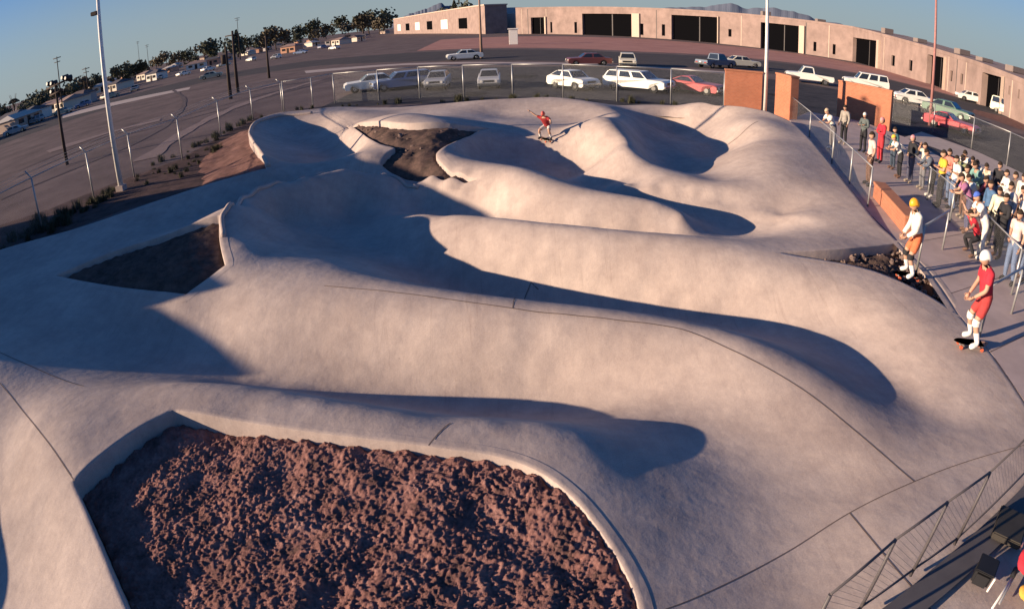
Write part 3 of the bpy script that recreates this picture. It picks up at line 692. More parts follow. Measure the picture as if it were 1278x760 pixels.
for px, py, tx, ty in ((79, 140, 75, 70), (176, 96, 172, 52), (187, 95, 184, 56), (300, 75, 298, 22), (112, 128, 109, 84)):
    t, h = pole('utility_pole', 'thin distant utility pole with crossarm above the left skyline trees', 'utility pole', px, py, tx, ty, .16, WOOD, group='distant utility poles')
    tubes('crossarm', [((-1.2, 0, h - .3), (1.2, 0, h - .3), .1), ((-.9, 0, h - 1.2), (.9, 0, h - 1.2), .09)], WOOD, t)

# ------------------------------------------------------------------ brick walls
def brick_wall(label, a, b, h, th=.35):
    a, b = Vector(a), Vector(b); d = b - a; L = d.length; t = thing('brick_wall', label, 'wall', a, math.atan2(d.y, d.x))
    box('wall', (0, 0, -.6), (L, th, h), BRICK, t, .015); box('coping', (-.03, -.03, h + .002), (L + .03, th + .03, h + .09), mat('brick_cap', (.40, .17, .10), .9), t, .01)
brick_wall('large orange brick wall left of the white light pole', W(904, 137), W(950, 141), 2.15)
brick_wall('narrow orange brick pier right of the white light pole', W(966, 142), W(985, 149), 2.2, .5)
brick_wall('orange brick wall behind the spectators at the walkway end', W(1044, 143), W(1110, 158), 2.0)
brick_wall('low orange brick kerb wall beside the walkway ramp', W(1089, 246), W(1127, 292), .4)

# ------------------------------------------------------------------ cars
GLASS = mat('car_glass', (.02, .024, .03), .08, spec=.8, var=.05); TYRE = mat('tyre_rubber', (.02, .02, .02), .9); CHROME = mat('chrome', (.6, .58, .55), .2, .9, var=.04)
LAMP = mat('headlight_glass', (.75, .72, .65), .15); TAIL = mat('tail_lens', (.35, .02, .02), .25)
KINDS = {  # length, width, hood height, sill, cabin base x0 x1, roof x0 x1, roof height, deck height
    'sedan': (4.8, 1.8, .88, .28, 1.35, 4.0, 1.95, 3.35, 1.38, .92), 'wagon': (5.0, 1.85, .90, .28, 1.4, 4.9, 2.0, 4.6, 1.43, .95),
    'hatch': (4.0, 1.65, .86, .28, 1.15, 3.75, 1.7, 3.0, 1.36, .95), 'sports': (4.3, 1.7, .78, .22, 1.75, 3.9, 2.35, 3.05, 1.2, .85),
    'pickup': (5.1, 1.9, 1.0, .4, 1.4, 3.0, 1.85, 2.85, 1.7, 1.0), 'van': (4.6, 1.85, 1.1, .35, .35, 4.55, 1.05, 4.45, 1.95, 1.15), 'suv': (5.1, 1.95, 1.05, .4, 1.35, 5.0, 1.85, 4.85, 1.8, 1.1)}
def make_car(name, label, cat, loc, rz, kind, col, group=None):
    L, Wd, hh, sill, c0, c1, r0, r1, rh, dh = KINDS[kind]; m = mat('car_paint_%s' % '_'.join('%d' % (c * 100) for c in col), col, .35, var=.05, spec=.5)
    t = thing(name, label, cat, loc, rz, group); hw = Wd / 2; wr = .33 if kind not in ('pickup', 'suv') else .37; wx = (.85, L - .95)
    prof = [(0, sill + .12), (.02, hh - .12), (.25, hh - .02), (c0, hh + .03), (c1 if c1 < L - .1 else L - .04, dh + .02), (L - .05, dh - .05), (L, dh - .25), (L - .02, sill + .12), (L - .15, sill)]
    for x in (wx[1], wx[0]):
        prof += [(x + wr + .06, sill)] + [(x + (wr + .06) * math.cos(a), max(sill, .33 + (wr + .06) * math.sin(a))) for a in np.linspace(.1, math.pi - .1, 7)] + [(x - wr - .06, sill)]
    prof += [(.12, sill)]
    bm = bmesh.new(); rows = []
    for y, f in ((-hw, .96), (-hw + .07, 1.0), (hw - .07, 1.0), (hw, .96)):
        rows.append([bm.verts.new((-(x - L / 2) * (1 if abs(y) < hw else .992), y, z if abs(y) < hw or z < .6 else z - .04)) for x, z in prof])
    n = len(prof)
    for a, b in zip(rows, rows[1:]):
        for k in range(n): bm.faces.new((a[k], a[(k + 1) % n], b[(k + 1) % n], b[k]))
    for rr in (rows[0], rows[-1]):
        bmesh.ops.triangulate(bm, faces=[bm.faces.new(rr)])
    done('body', bm, m, t)
    X = lambda x: -(x - L / 2)
    # cabin: pillars and roof as a shell, glass set a little proud
    ib, it = hw - .06, hw - .22
    q = {(0, 0): (c0, ib, hh + .02), (0, 1): (r0, it, rh), (1, 0): (c1, ib, dh), (1, 1): (r1, it, rh)}
    def c(e, lv, s): x, y, z = q[(e, lv)]; return Vector((X(x), y * s, z))
    bm = bmesh.new(); v = {(e, lv, s): bm.verts.new(c(e, lv, s)) for e in (0, 1) for lv in (0, 1) for s in (-1, 1)}
    for fc in (((0, 0, -1), (0, 0, 1), (0, 1, 1), (0, 1, -1)), ((1, 0, -1), (1, 1, -1), (1, 1, 1), (1, 0, 1)), ((0, 1, -1), (0, 1, 1), (1, 1, 1), (1, 1, -1)),
               ((0, 0, -1), (0, 1, -1), (1, 1, -1), (1, 0, -1)), ((0, 0, 1), (1, 0, 1), (1, 1, 1), (0, 1, 1))): bm.faces.new([v[k] for k in fc])
    bmesh.ops.bevel(bm, geom=[e for e in bm.edges if all(abs(w.co.z - rh) < .01 for w in e.verts)], offset=.06, segments=2, affect='EDGES')
    done('cabin', bm, m, t)
    def pane(nm, cs, inset, mtl=GLASS):
        ce = sum(cs, Vector()) / 4; nrm = (cs[1] - cs[0]).cross(cs[2] - cs[0]).normalized()
        if nrm.dot(ce - Vector((0, 0, rh * .75))) < 0: nrm = -nrm
        bm = bmesh.new(); bm.faces.new([bm.verts.new(ce + (p - ce) * inset + nrm * .014) for p in cs]); ex = bmesh.ops.extrude_face_region(bm, geom=bm.faces[:])
        for w in [g for g in ex['geom'] if isinstance(g, bmesh.types.BMVert)]: w.co -= nrm * .03
        return done(nm, bm, mtl, t)
    pane('windscreen', [c(0, 0, -1), c(0, 0, 1), c(0, 1, 1), c(0, 1, -1)], .86); pane('rear_window', [c(1, 0, -1), c(1, 0, 1), c(1, 1, 1), c(1, 1, -1)], .82)
    nw = {'sports': 1, 'pickup': 1, 'sedan': 2, 'hatch': 2, 'wagon': 3, 'suv': 3, 'van': 3}[kind]
    for s in (-1, 1):
        for k in range(nw):
            lp = lambda a, b, f: a + (b - a) * f
            f0, f1 = k / nw, (k + 1) / nw
            pane('side_window', [lp(c(0, 0, s), c(1, 0, s), f0), lp(c(0, 0, s), c(1, 0, s), f1), lp(c(0, 1, s), c(1, 1, s), f1), lp(c(0, 1, s), c(1, 1, s), f0)], .8)
        for x in wx:
            bm = bmesh.new(); tube(bm, (X(x), s * (hw - .2), .33), (X(x), s * (hw - .01), .33), wr, wr, 18); w_ = done('wheel', bm, TYRE, t)
            bm = bmesh.new(); tube(bm, (X(x), s * (hw - .05), .33), (X(x), s * (hw + .005), .33), wr * .55, wr * .5, 14); done('rim', bm, CHROME, w_)
        bm = bmesh.new(); tube(bm, (X(.06), s * (hw - .3), hh - .22), (X(-.03), s * (hw - .3), hh - .22), .1, .09, 12); done('headlight', bm, LAMP, t)
        box('tail_light', (X(L + .015), s * (hw - .28) - .16, dh - .42), (X(L - .05), s * (hw - .28) + .16, dh - .27), TAIL, t)
    box('number_plate', (X(L + .125), -.16, sill + .26), (X(L + .102), .16, sill + .38), WHITEP, t)
    box('front_bumper', (X(.04), -hw - .01, sill + .1), (X(-.1), hw + .01, sill + .24), CHROME, t, .03); box('rear_bumper', (X(L + .1), -hw - .01, sill + .1), (X(L - .04), hw + .01, sill + .24), CHROME, t, .03)
    box('grille', (X(.05), -hw + .45, sill + .3), (X(-.02), hw - .45, hh - .14), mat('dark_metal', (.03, .03, .035), .5, .4), t)
    if kind == 'pickup': box('truck_bed', (X(L - .1), -hw + .12, dh - .1), (X(3.1), hw - .12, dh + .01), mat('bed_dark', (.05, .05, .05), .9), t)
    return t
Wh, Cr, Gy, Bl, Rd, Bg, Gn = (.78, .76, .70), (.72, .66, .52), (.30, .31, .34), (.16, .22, .36), (.42, .05, .06), (.50, .42, .30), (.05, .13, .09)
def car(label, cat, px, py, yaw, kind, col, group='cars parked beyond the far fence'):
    make_car({'pickup': 'pickup_truck', 'van': 'parked_van', 'suv': 'parked_car'}.get(kind, 'parked_car'), label, cat, W(px, py, ZL), R(yaw), kind, col, group)
# yaw: the way the nose points, 0 = right, 90 = away, 270 = towards the camera
car('white sedan, leftmost car behind the far fence, nose to the left', 'car', 466, 113, 195, 'sedan', Wh)
car('slate blue estate car behind the leftmost white sedan', 'car', 502, 111, 200, 'wagon', Bl)
car('silver grey hatchback facing the fence, beside the slate blue estate', 'car', 547, 110, 268, 'hatch', Gy)
car('light grey hatchback facing the fence, right of the silver one', 'car', 611, 109, 270, 'hatch', (.44, .44, .45))
car('white small car facing left of the white estate', 'car', 715, 111, 305, 'hatch', Wh)
car('white estate car with dark windows, nose toward the right fence', 'car', 797, 113, 320, 'wagon', Wh)
car('dark red sports coupe next to the large brick wall', 'car', 868, 116, 315, 'sports', (.40, .05, .06))
car('white sedan with dark glass far out by the utility pole', 'car', 580, 75, 190, 'sedan', Wh)
car('dark red sedan parked in the far row, left of a cream estate', 'car', 735, 82, 185, 'sedan', (.16, .05, .05))
car('cream estate car parked in the far row', 'car', 783, 83, 260, 'wagon', Cr)
car('dull blue pickup parked left of the cream sedan', 'truck', 893, 85, 30, 'pickup', (.12, .16, .22))
car('long cream sedan showing over the large brick wall', 'car', 925, 84, 5, 'sedan', Cr)
car('white pickup nosing out right of the brick pier', 'truck', 1010, 104, 160, 'pickup', Wh)
car('white large estate with black windows above the right brick wall', 'car', 1080, 112, 160, 'suv', Wh)
car('cream sedan turned left of the rust red light pole', 'car', 1142, 131, 345, 'sedan', Wh)
car('bright red car parked right of the rust red light pole', 'car', 1187, 163, 300, 'sports', (.48, .03, .05))
car('dark green car parked just behind the bright red car', 'car', 1183, 146, 300, 'sedan', Gn)
car('white sedan on the road in front of the last garage openings', 'car', 1213, 128, 335, 'sedan', Wh)
car('cream van at the right end of the road', 'van', 1258, 145, 290, 'van', Cr)
car('beige sedan alone on the left lot beside the road', 'car', 264, 98, 20, 'sedan', Bg, 'cars on the left lot')

# ------------------------------------------------------------------ the long garage building
TAN = mat('tan_block', (.27, .195, .175), .9, scale=.35, var=.22); DARK = mat('garage_dark', (.004, .004, .005), .9, spec=0.0); TRIM = mat('pale_trim', (.50, .39, .32), .9)
FB = [(5.0, 232.0), (17.09, 220.2), (57.6, 164.7), (80.1, 133.0), (69.0, 88.6), (59.5, 64.9), (53.9, 50.6), (49.0, 38.0)]
FH = [9.8, 9.6, 8.8, 8.4, 6.3, 5.45, 4.75, 4.3]
def seg_hit(i, px, py):
    a, b = np.array(FB[i]), np.array(FB[i + 1]); d = ray(px, py); dd = b - a
    A = np.array([[d[0], -dd[0]], [d[1], -dd[1]]]); k, u = np.linalg.solve(A, a); return u, CAM_H + d[2] * k
OPEN = [(663, 22, 679, 41), (687, 28, 690, 42), (717, 28, 720, 42), (727, 18, 788, 44), (799, 30, 803, 44), (826, 31, 830, 45), (838, 22, 895, 49), (909, 37, 913, 46), (949, 33, 997, 62), (1015, 53, 1019, 64), (1039, 56, 1043, 68),
        (1053, 48, 1094, 77), (1112, 70, 1117, 82), (1134, 76, 1139, 88), (1146, 70, 1178, 97), (1185, 89, 1189, 101), (1198, 93, 1202, 105), (1224, 94, 1250, 119), (1258, 110, 1261, 118), (1270, 113, 1273, 123)]
bld = thing('garage_building', 'long low tan building with dark garage openings across the road', 'building', (57.6, 164.7, ZL))
def rel(p): return Vector(p) - Vector((57.6, 164.7, ZL))
for i in range(len(FB) - 1):
    a, b = np.array(FB[i]), np.array(FB[i + 1]); L = np.linalg.norm(b - a); ops = []
    for x0, y0, x1, y1 in OPEN:
        uc, _ = seg_hit(i, (x0 + x1) / 2, y1)
        if 0 <= uc < 1 and np.dot(ray((x0 + x1) / 2, y1)[:2], a + (b - a) * uc) > 0:
            u0, z0 = seg_hit(i, x0, y1); u1, z1 = seg_hit(i, x1, y0); u0, u1 = sorted((max(.01, u0), min(.99, u1))); ops.append((u0, u1, ZL + .02 if z0 < 2 and (x1 - x0) > 12 else max(z0, ZL + .5), min(max(z1, z0 + 1), ZL + FH[i + 1] - .5)))
    top = lambda u: ZL + FH[i] + (FH[i + 1] - FH[i]) * u
    us = sorted({0.0, 1.0, *[round(o_[0], 5) for o_ in ops], *[round(o_[1], 5) for o_ in ops]}); bm = bmesh.new()
    P3 = lambda u, z, dep=0.0: rel((a[0] + (b[0] - a[0]) * u + nin[0] * dep, a[1] + (b[1] - a[1]) * u + nin[1] * dep, z))
    dv = (b - a) / L; nin = np.array([-dv[1], dv[0]]); nin = nin if np.dot(nin, (a + b) / 2) > 0 else -nin
    quad = lambda m_, *p: m_.faces.new([m_.verts.new(x) for x in p])
    for u0, u1 in zip(us, us[1:]):
        um = (u0 + u1) / 2; oo = [o_ for o_ in ops if o_[0] - 1e-4 <= um <= o_[1] + 1e-4]
        if not oo: quad(bm, P3(u0, ZL), P3(u1, ZL), P3(u1, top(u1)), P3(u0, top(u0)))
        else:
            z0, z1 = oo[0][2], oo[0][3]; dep = .9 if (u1 - u0) * L > 2.5 else .3
            quad(bm, P3(u0, z1), P3(u1, z1), P3(u1, top(u1)), P3(u0, top(u0)))
            if z0 > ZL + .1: quad(bm, P3(u0, ZL), P3(u1, ZL), P3(u1, z0), P3(u0, z0))
            quad(bm, P3(u0, z0), P3(u0, z1), P3(u0, z1, dep), P3(u0, z0, dep)); quad(bm, P3(u1, z0), P3(u1, z1), P3(u1, z1, dep), P3(u1, z0, dep)); quad(bm, P3(u0, z1), P3(u1, z1), P3(u1, z1, dep), P3(u0, z1, dep))
            m2 = bmesh.new(); quad(m2, P3(u0, z0, dep), P3(u1, z0, dep), P3(u1, z1, dep), P3(u0, z1, dep)); big = dep > .5
            dr = done('garage_door' if big else 'window', m2, DARK, bld)
            if big:
                w_ = (u1 - u0) * .02
                for k in (.58,):
                    m2 = bmesh.new(); quad(m2, P3(u0 + (u1 - u0) * k, z0, dep - .03), P3(u0 + (u1 - u0) * k + w_, z0, dep - .03), P3(u0 + (u1 - u0) * k + w_, z1, dep - .03), P3(u0 + (u1 - u0) * k, z1, dep - .03))
                    done('mullion', m2, mat('mullion_grey', (.10, .09, .09), .7), dr)
                # the pale flared return right of every opening
                m2 = bmesh.new(); e = min(.99, u1 + (u1 - u0) * .16); quad(m2, P3(u1 + .001, z0, -.05), P3(e, z0, -.5), P3(e, z1 + .2, -.5), P3(u1 + .001, z1 + .2, -.05)); quad(m2, P3(e, z0, -.5), P3(e, z0, -.02), P3(e, z1 + .2, -.02), P3(e, z1 + .2, -.5)); quad(m2, P3(u1 + .001, z1 + .2, -.05), P3(e, z1 + .2, -.5), P3(e, z1 + .2, -.02)); done('flared_pier', m2, TRIM, bld)
    quad(bm, P3(0, top(0)), P3(1, top(1)), P3(1, top(1), 14), P3(0, top(0), 14)); quad(bm, P3(0, ZL, 14), P3(1, ZL, 14), P3(1, top(1), 14), P3(0, top(0), 14))
    done('wall', bm, TAN, bld)
    m2 = bmesh.new(); quad(m2, P3(0, top(0) - .5, -.06), P3(1, top(1) - .5, -.06), P3(1, top(1) + .06, -.06), P3(0, top(0) + .06, -.06)); quad(m2, P3(0, top(0) + .06, -.06), P3(1, top(1) + .06, -.06), P3(1, top(1) + .06, .4), P3(0, top(0) + .06, .4)); done('parapet', m2, TAN, bld)
    for k in range(1, 6):
        u = k / 6
        if any(o_[0] - .012 < u < o_[1] + .02 for o_ in ops): continue
        m2 = bmesh.new(); w_ = .22 / L; quad(m2, P3(u, ZL, -.05), P3(u + w_, ZL, -.05), P3(u + w_, top(u) - .6, -.05), P3(u, top(u) - .6, -.05)); quad(m2, P3(u + w_, ZL, -.05), P3(u + w_, ZL, .01), P3(u + w_, top(u) - .6, .01), P3(u + w_, top(u) - .6, -.05)); done('downpipe' if k % 2 else 'panel_joint', m2, mat('mullion_grey', (.10, .09, .09), .7) if k % 2 == 0 else TRIM, bld)
    for k in range(2 if i in (2, 3, 4, 5) else 0):
        u = (.3, .72)[k]; p = P3(u, top(u), 4); m2 = bmesh.new(); boxbm(m2, (p.x - 1.2, p.y - .8, p.z), (p.x + 1.2, p.y + .8, p.z + (1.1, .7)[k] * FH[i] / 8)); done('roof_unit', m2, mat('roof_unit', (.2, .16, .15), .8), bld, .05)

# ------------------------------------------------------------------ left skyline: buildings, trailers, trees, houses
def far_box(name, label, cat, x0, y1, x1, y0, depth, m, group=None, D=None):
    """a box whose front runs between two photograph columns, standing on the ground at the row y1"""
    a, b = W(x0, y1, ZL), W(x1, y1, ZL); h = top_at((a + b) / 2, (x0 + x1) / 2, y0) - ZL; d = b - a; t = thing(name, label, cat, a, math.atan2(d.y, d.x), group)
    return t, d.length, h
t, L, h = far_box('warehouse', 'long tan flat roofed warehouse at the far left of the garage building', 'building', 492, 43, 606, 17, 20, TAN)
box('wall', (0, 0, 0), (L, 9, h), TAN, t); box('roof', (-.3, -.3, h), (L + .3, 9.3, h + .5), TRIM, t)
for k in range(6): box('window', (L * (.08 + .15 * k), -.12, h * .2), (L * (.14 + .15 * k), -.005, h * .62), WHITEP if k % 2 == 0 else DARK, t)
t, L, h = far_box('trailer', 'grey blue box trailer at the end of the garage building', 'trailer', 607, 40, 632, 11, 8, TAN)
box('body', (0, 0, .6), (L, 8, h), mat('trailer_blue', (.30, .36, .42), .6), t, .1)
for k in range(3): box('wheel', (L * (.2 + .25 * k) - .5, .3, 0), (L * (.2 + .25 * k) + .5, 1.2, .9), TYRE, t, .2)
t, L, h = far_box('trailer', 'small white box trailer right of the grey blue trailer', 'trailer', 630, 41, 650, 17, 6, TAN)
box('body', (0, 0, .6), (L, 6, h), WHITEP, t, .1); box('wheel', (L * .3, .3, 0), (L * .3 + 1, 1.2, .9), TYRE, t, .2); box('wheel', (L * .65, .3, 0), (L * .65 + 1, 1.2, .9), TYRE, t, .2)
t = thing('gate_post', 'white concrete post on the near side of the road', 'post', W(641, 56, ZL)); box('post', (-.9, -.5, 0), (.9, .5, 3.2), WHITEP, t, .05); box('cap', (-1.1, -.7, 3.2), (1.1, .7, 3.45), WHITEP, t, .03)

LEAF = mat('far_leaf', (.075, .08, .055), .9, var=.45, scale=.8); LEAF2 = mat('far_leaf_dry', (.12, .10, .07), .9, var=.4, scale=.8); BARK = mat('bark', (.09, .065, .05), .95)
def crown_mesh(kind, seed, n=420):
    rnd = random.Random(seed); V, F = [], []
    lobes = [(Vector((rnd.uniform(-.5, .5), rnd.uniform(-.5, .5), rnd.uniform(.45, .95))), rnd.uniform(.25, .45)) for _ in range(8)]
    for i in range(n):
        if kind == 'cone':
            z = rnd.random() ** 1.3; r = .42 * (1 - z) * rnd.uniform(.5, 1.1); a = rnd.uniform(0, 6.28); p = Vector((r * math.cos(a), r * math.sin(a), .15 + z * .95)); s_ = .07
        elif kind == 'palm':
            a = (i % 14) * .45 + rnd.uniform(-.1, .1); q = rnd.random(); p = Vector((.32 * q * math.cos(a), .32 * q * math.sin(a), .93 + .09 * q - .22 * q * q)); s_ = .045
        else:
            c, rr = rnd.choice(lobes); d = Vector((rnd.gauss(0, 1), rnd.gauss(0, 1), rnd.gauss(0, 1))).normalized(); p = c + d * rr * rnd.uniform(.6, 1.05); p.z = max(.22, p.z); s_ = .085
        u = Vector((rnd.gauss(0, 1), rnd.gauss(0, 1), rnd.gauss(0, .7))).normalized() * s_; w_ = u.orthogonal().normalized() * s_; k = len(V); V += [p - u, p + w_, p + u, p - w_]; F.append((k, k + 1, k + 2, k + 3))
    me = bpy.data.meshes.new('crown'); me.from_pydata(V, [], F); me.materials.append(LEAF if seed % 2 else LEAF2); return me
def trunk_mesh(h):
    bm = bmesh.new(); tube(bm, (0, 0, 0), (.02, .01, h), .045, .02, 7)
    for a in range(4): tube(bm, (.01, 0, h * .6), (.25 * math.cos(a * 1.6), .25 * math.sin(a * 1.6), h * 1.25), .022, .008, 5)
    me = bpy.data.meshes.new('trunk'); bm.to_mesh(me); bm.free(); me.materials.append(BARK); return me
CROWNS = [('round', crown_mesh('round', k), trunk_mesh(.5)) for k in range(1, 6)] + [('cone', crown_mesh('cone', 7), trunk_mesh(.6)), ('palm', crown_mesh('palm', 8, 260), trunk_mesh(.92))]
TL = {'round': 'bushy dark tree in the line along the left skyline', 'cone': 'narrow pointed conifer among the trees along the left skyline', 'palm': 'slim fan palm among the trees along the left skyline'}
def skyline(x):   # base row and top row of the tree line
    return np.interp(x, [-60, 0, 100, 200, 330, 450, 560, 640], [192, 163, 126, 92, 66, 46, 36, 33]), np.interp(x, [-60, 0, 100, 200, 330, 450, 560, 640], [160, 136, 103, 73, 46, 24, 15, 10])
rnd = random.Random(5)
for i in range(68):
    x = -55 + i * 9.6 + rnd.uniform(-4, 4); yb, yt = skyline(x); yb -= rnd.uniform(0, 8); 
    if 500 < x < 640: yb, yt = min(yb, 31), yt - 4
    k, cm, tm = CROWNS[rnd.choice((0, 1, 2, 3, 4, 0, 1, 2, 3, 4, 5, 6))]; b = W(x, yb, ZL)
    yt_ = yt + rnd.uniform(-6, 7) - (6 if k in ('palm', 'cone') else 0); h = max(3.0, top_at(b, x, yt_) - ZL)
    t = thing('palm_tree' if k == 'palm' else 'conifer_tree' if k == 'cone' else 'tree', TL[k], 'tree', b, rnd.uniform(0, 6), TL[k] + 's')
    for nm, me in (('trunk', tm), ('crown', cm)):
        o = link(nm, me, None, t); o.scale = (h * rnd.uniform(.7, 1.0) if k == 'round' else h * .8,) * 2 + (h,)
HW = [mat('house_%d' % i, c, .9) for i, c in enumerate([(.62, .55, .46), (.70, .66, .60), (.45, .34, .28), (.55, .30, .20), (.36, .33, .33)])]
HR = [mat('roof_%d' % i, c, .9) for i, c in enumerate([(.16, .11, .10), (.30, .20, .17), (.48, .44, .40), (.10, .09, .10)])]
HL = ['pale house', 'white house', 'tan house', 'orange brown house', 'grey house']; RL = ['dark brown roof', 'tile red roof', 'pale roof', 'black roof']
for i in range(48):
    x = -40 + i * 11 + rnd.uniform(-5, 5); yb, yt = skyline(x); yb += rnd.uniform(-7, 7)
    a, r_ = i % 5 if rnd.random() < .7 else rnd.randrange(5), rnd.randrange(4); b = W(x, yb, ZL); D = math.hypot(b.x, b.y); w_, d_, h_ = rnd.uniform(5, 9), rnd.uniform(5, 8), rnd.uniform(2.0, 2.6)
    lab = '%s with a %s low under the left skyline trees' % (HL[a], RL[r_]); t = thing('house', lab, 'house', b, math.atan2(b.y, b.x) - math.pi / 2 + rnd.uniform(-1.3, 1.3), lab.replace('house', 'houses', 1))
    box('wall', (-w_ / 2, 0, 0), (w_ / 2, d_, h_), HW[a], t)
    bm = bmesh.new(); v = [bm.verts.new(p) for p in ((-w_ / 2 - .4, -.4, h_), (w_ / 2 + .4, -.4, h_), (w_ / 2 + .4, d_ + .4, h_), (-w_ / 2 - .4, d_ + .4, h_), (-w_ / 2 + 1.5, d_ / 2, h_ + 1.0), (w_ / 2 - 1.5, d_ / 2, h_ + 1.0))]
    for fc in ((0, 1, 5, 4), (2, 3, 4, 5), (1, 2, 5), (3, 0, 4), (3, 2, 1, 0)): bm.faces.new([v[k] for k in fc])
    done('roof', bm, HR[r_], t); box('door', (-.5, -.05, 0), (.5, -.004, 1.9), WOOD, t)
    for s in (-1, 1): box('window', (s * w_ * .28 - .8, -.05, 0.9), (s * w_ * .28 + .8, -.004, 1.8), GLASS, t)
# worn wheel tracks and patches on the open lots
TRACK = dirt_mat('tyre_track', (.095, .078, .082), (.13, .105, .107), (.16, .125, .125), .5); PATCH = dirt_mat('oil_patch', (.02, .02, .022), (.035, .034, .036), (.05, .048, .05), 1.5); PALE = dirt_mat('pale_dust', (.20, .155, .15), (.25, .19, .18), (.30, .23, .215), .4)
def track(px, w, m, dz):
    P = catmull([W(a, b, ZL) for a, b in px], 1.0); T = np.gradient(P, axis=0); T /= np.linalg.norm(T, axis=1)[:, None]; N = np.column_stack([T[:, 1], -T[:, 0]]); n = len(P); i = np.arange(n - 1)
    ww = np.array([w * (.7 + .5 * noise.noise(Vector((k * .35, w, dz * 900)))) for k in range(n)])[:, None]
    V = np.concatenate([np.column_stack([P - N * ww, np.full(n, ZL + dz)]), np.column_stack([P + N * ww, np.full(n, ZL + dz)])])
    tag(link('wheel_track', mesh_np('wheel_track', V, np.column_stack([i, i + n, i + n + 1, i + 1])), m), kind='structure')
for k, (px, w, m) in enumerate((([(20, 215), (120, 175), (230, 145), (330, 118), (420, 96)], .35, TRACK), ([(20, 222), (122, 180), (234, 149), (336, 121), (424, 98)], .35, TRACK), ([(0, 250), (90, 212), (170, 178), (215, 150), (230, 125), (215, 112)], .4, TRACK),
                                 ([(180, 200), (240, 160), (310, 128), (400, 100)], .9, PALE), ([(60, 190), (140, 165), (200, 150)], 1.6, PALE), ([(250, 128), (310, 115), (350, 105)], 1.2, PALE))): track(px, w, m, .018 + .003 * k)
for k, (x, y, r) in enumerate(((560, 100, .9), (650, 96, 1.3), (690, 106, .8), (745, 100, 1.0), (840, 100, 1.1), (1130, 150, .9), (1100, 135, 1.1), (970, 120, .8), (590, 118, .7))):
    c = W(x, y, ZL); sheet('oil_stain', [(c.x + r * (1 + .35 * math.sin(3 * a + k)) * math.cos(a), c.y + 1.6 * r * (1 + .3 * math.cos(2 * a + k)) * math.sin(a)) for a in np.linspace(0, 6.283, 18)[:-1]], ZL + .02 + .002 * k, PATCH)
# cars lining the far left street
for i in range(16):
    x = -10 + i * 29 + rnd.uniform(-9, 9); yb, yt = skyline(x); c, cn = rnd.choice(((Wh, 'white'), (Wh, 'white'), (Cr, 'cream'), (Gy, 'grey'), (Bl, 'blue'), (Bg, 'beige')))
    lab = 'small distant %s car parked along the far left street' % cn
    make_car('parked_car', lab, 'car', W(x, yb + rnd.uniform(7, 12), ZL), rnd.uniform(0, 6.28), rnd.choice(('sedan', 'wagon', 'hatch')), c, 'distant %s cars' % cn)
# hills on the horizon
HILL = mat('far_hill', (.12, .14, .19), 1, coord='Object', scale=.001)
def hills(az0, az1, D, hmax, seed):
    V, F = [], []; n = 160; rows = [(-300, 0, 0), (0, 1, 0), (900, 0, 0)]
    for r, (dd, hf, _) in enumerate(rows):
        for i in range(n):
            az = R(az0 + (az1 - az0) * i / (n - 1)); e = math.sin(math.pi * i / (n - 1)) ** .6; h = hmax * e * (.8 + .3 * noise.fractal(Vector((i * .035 + seed, 0, 0)), 1.0, 2, 4)) * hf
            V.append(((D + dd) * math.sin(az), (D + dd) * math.cos(az), ZL + h if hf else ZL - 2))
    for r in range(2):
        for i in range(n - 1): F.append((r * n + i, r * n + i + 1, (r + 1) * n + i + 1, (r + 1) * n + i))
    me = bpy.data.meshes.new('hills'); me.from_pydata(V, [], F); tag(link('hills', me, HILL), kind='structure')
hills(-10, 0, 5200, 190, 1); hills(10, 34, 5600, 235, 5)
print('setting', time.time() - T0)
#STAGE3
# ------------------------------------------------------------------ people
SKIN = mat('skin', (.46, .27, .19), .6, var=.06); EYE = mat('eye', (.02, .015, .012), .3)
def cloth(c): return mat('cloth_' + '_'.join('%d' % (x * 100) for x in c), c, .9, var=.2, scale=7, bump=1.0, bscale=9.0)
def base_pose():
    return dict(hip=(0, 0, .93), spine=(0, .01, 1.13), chest=(0, 0, 1.32), neck=(0, .01, 1.47), head=(0, .035, 1.60),
                sL=(-.18, 0, 1.40), sR=(.18, 0, 1.40), eL=(-.24, -.02, 1.13), eR=(.24, -.02, 1.13), wL=(-.25, .09, .90), wR=(.25, .09, .90),
                hL=(-.09, 0, .90), hR=(.09, 0, .90), kL=(-.11, .02, .49), kR=(.11, .02, .49), aL=(-.12, -.02, .09), aR=(.12, -.02, .09), tL=(-.14, .14, .035), tR=(.14, .14, .035))
POSES = {}
def pose(name, **kw): p = base_pose(); p.update(kw); POSES[name] = p
pose('stand'); pose('ease', kL=(-.13, .06, .5), aL=(-.2, .0, .09), tL=(-.25, .15, .035), eR=(.27, -.08, 1.14), wR=(.15, .08, 1.0))
pose('crossed', eL=(-.25, .06, 1.14), eR=(.25, .06, 1.14), wL=(.08, .19, 1.16), wR=(-.08, .2, 1.2))
pose('hips', eL=(-.36, -.06, 1.17), eR=(.36, -.06, 1.17), wL=(-.19, .06, 1.0), wR=(.19, .06, 1.0))
pose('lean', spine=(0, .1, 1.1), chest=(0, .22, 1.26), neck=(0, .31, 1.38), head=(0, .37, 1.5), sL=(-.18, .26, 1.32), sR=(.18, .26, 1.32), eL=(-.22, .38, 1.1), eR=(.22, .38, 1.1), wL=(-.12, .55, 1.06), wR=(.12, .55, 1.06))
pose('point', eR=(.33, .16, 1.3), wR=(.36, .4, 1.36), eL=(-.25, .04, 1.13), wL=(-.1, .16, .98))
pose('shade', eR=(.32, .14, 1.36), wR=(.13, .17, 1.58))
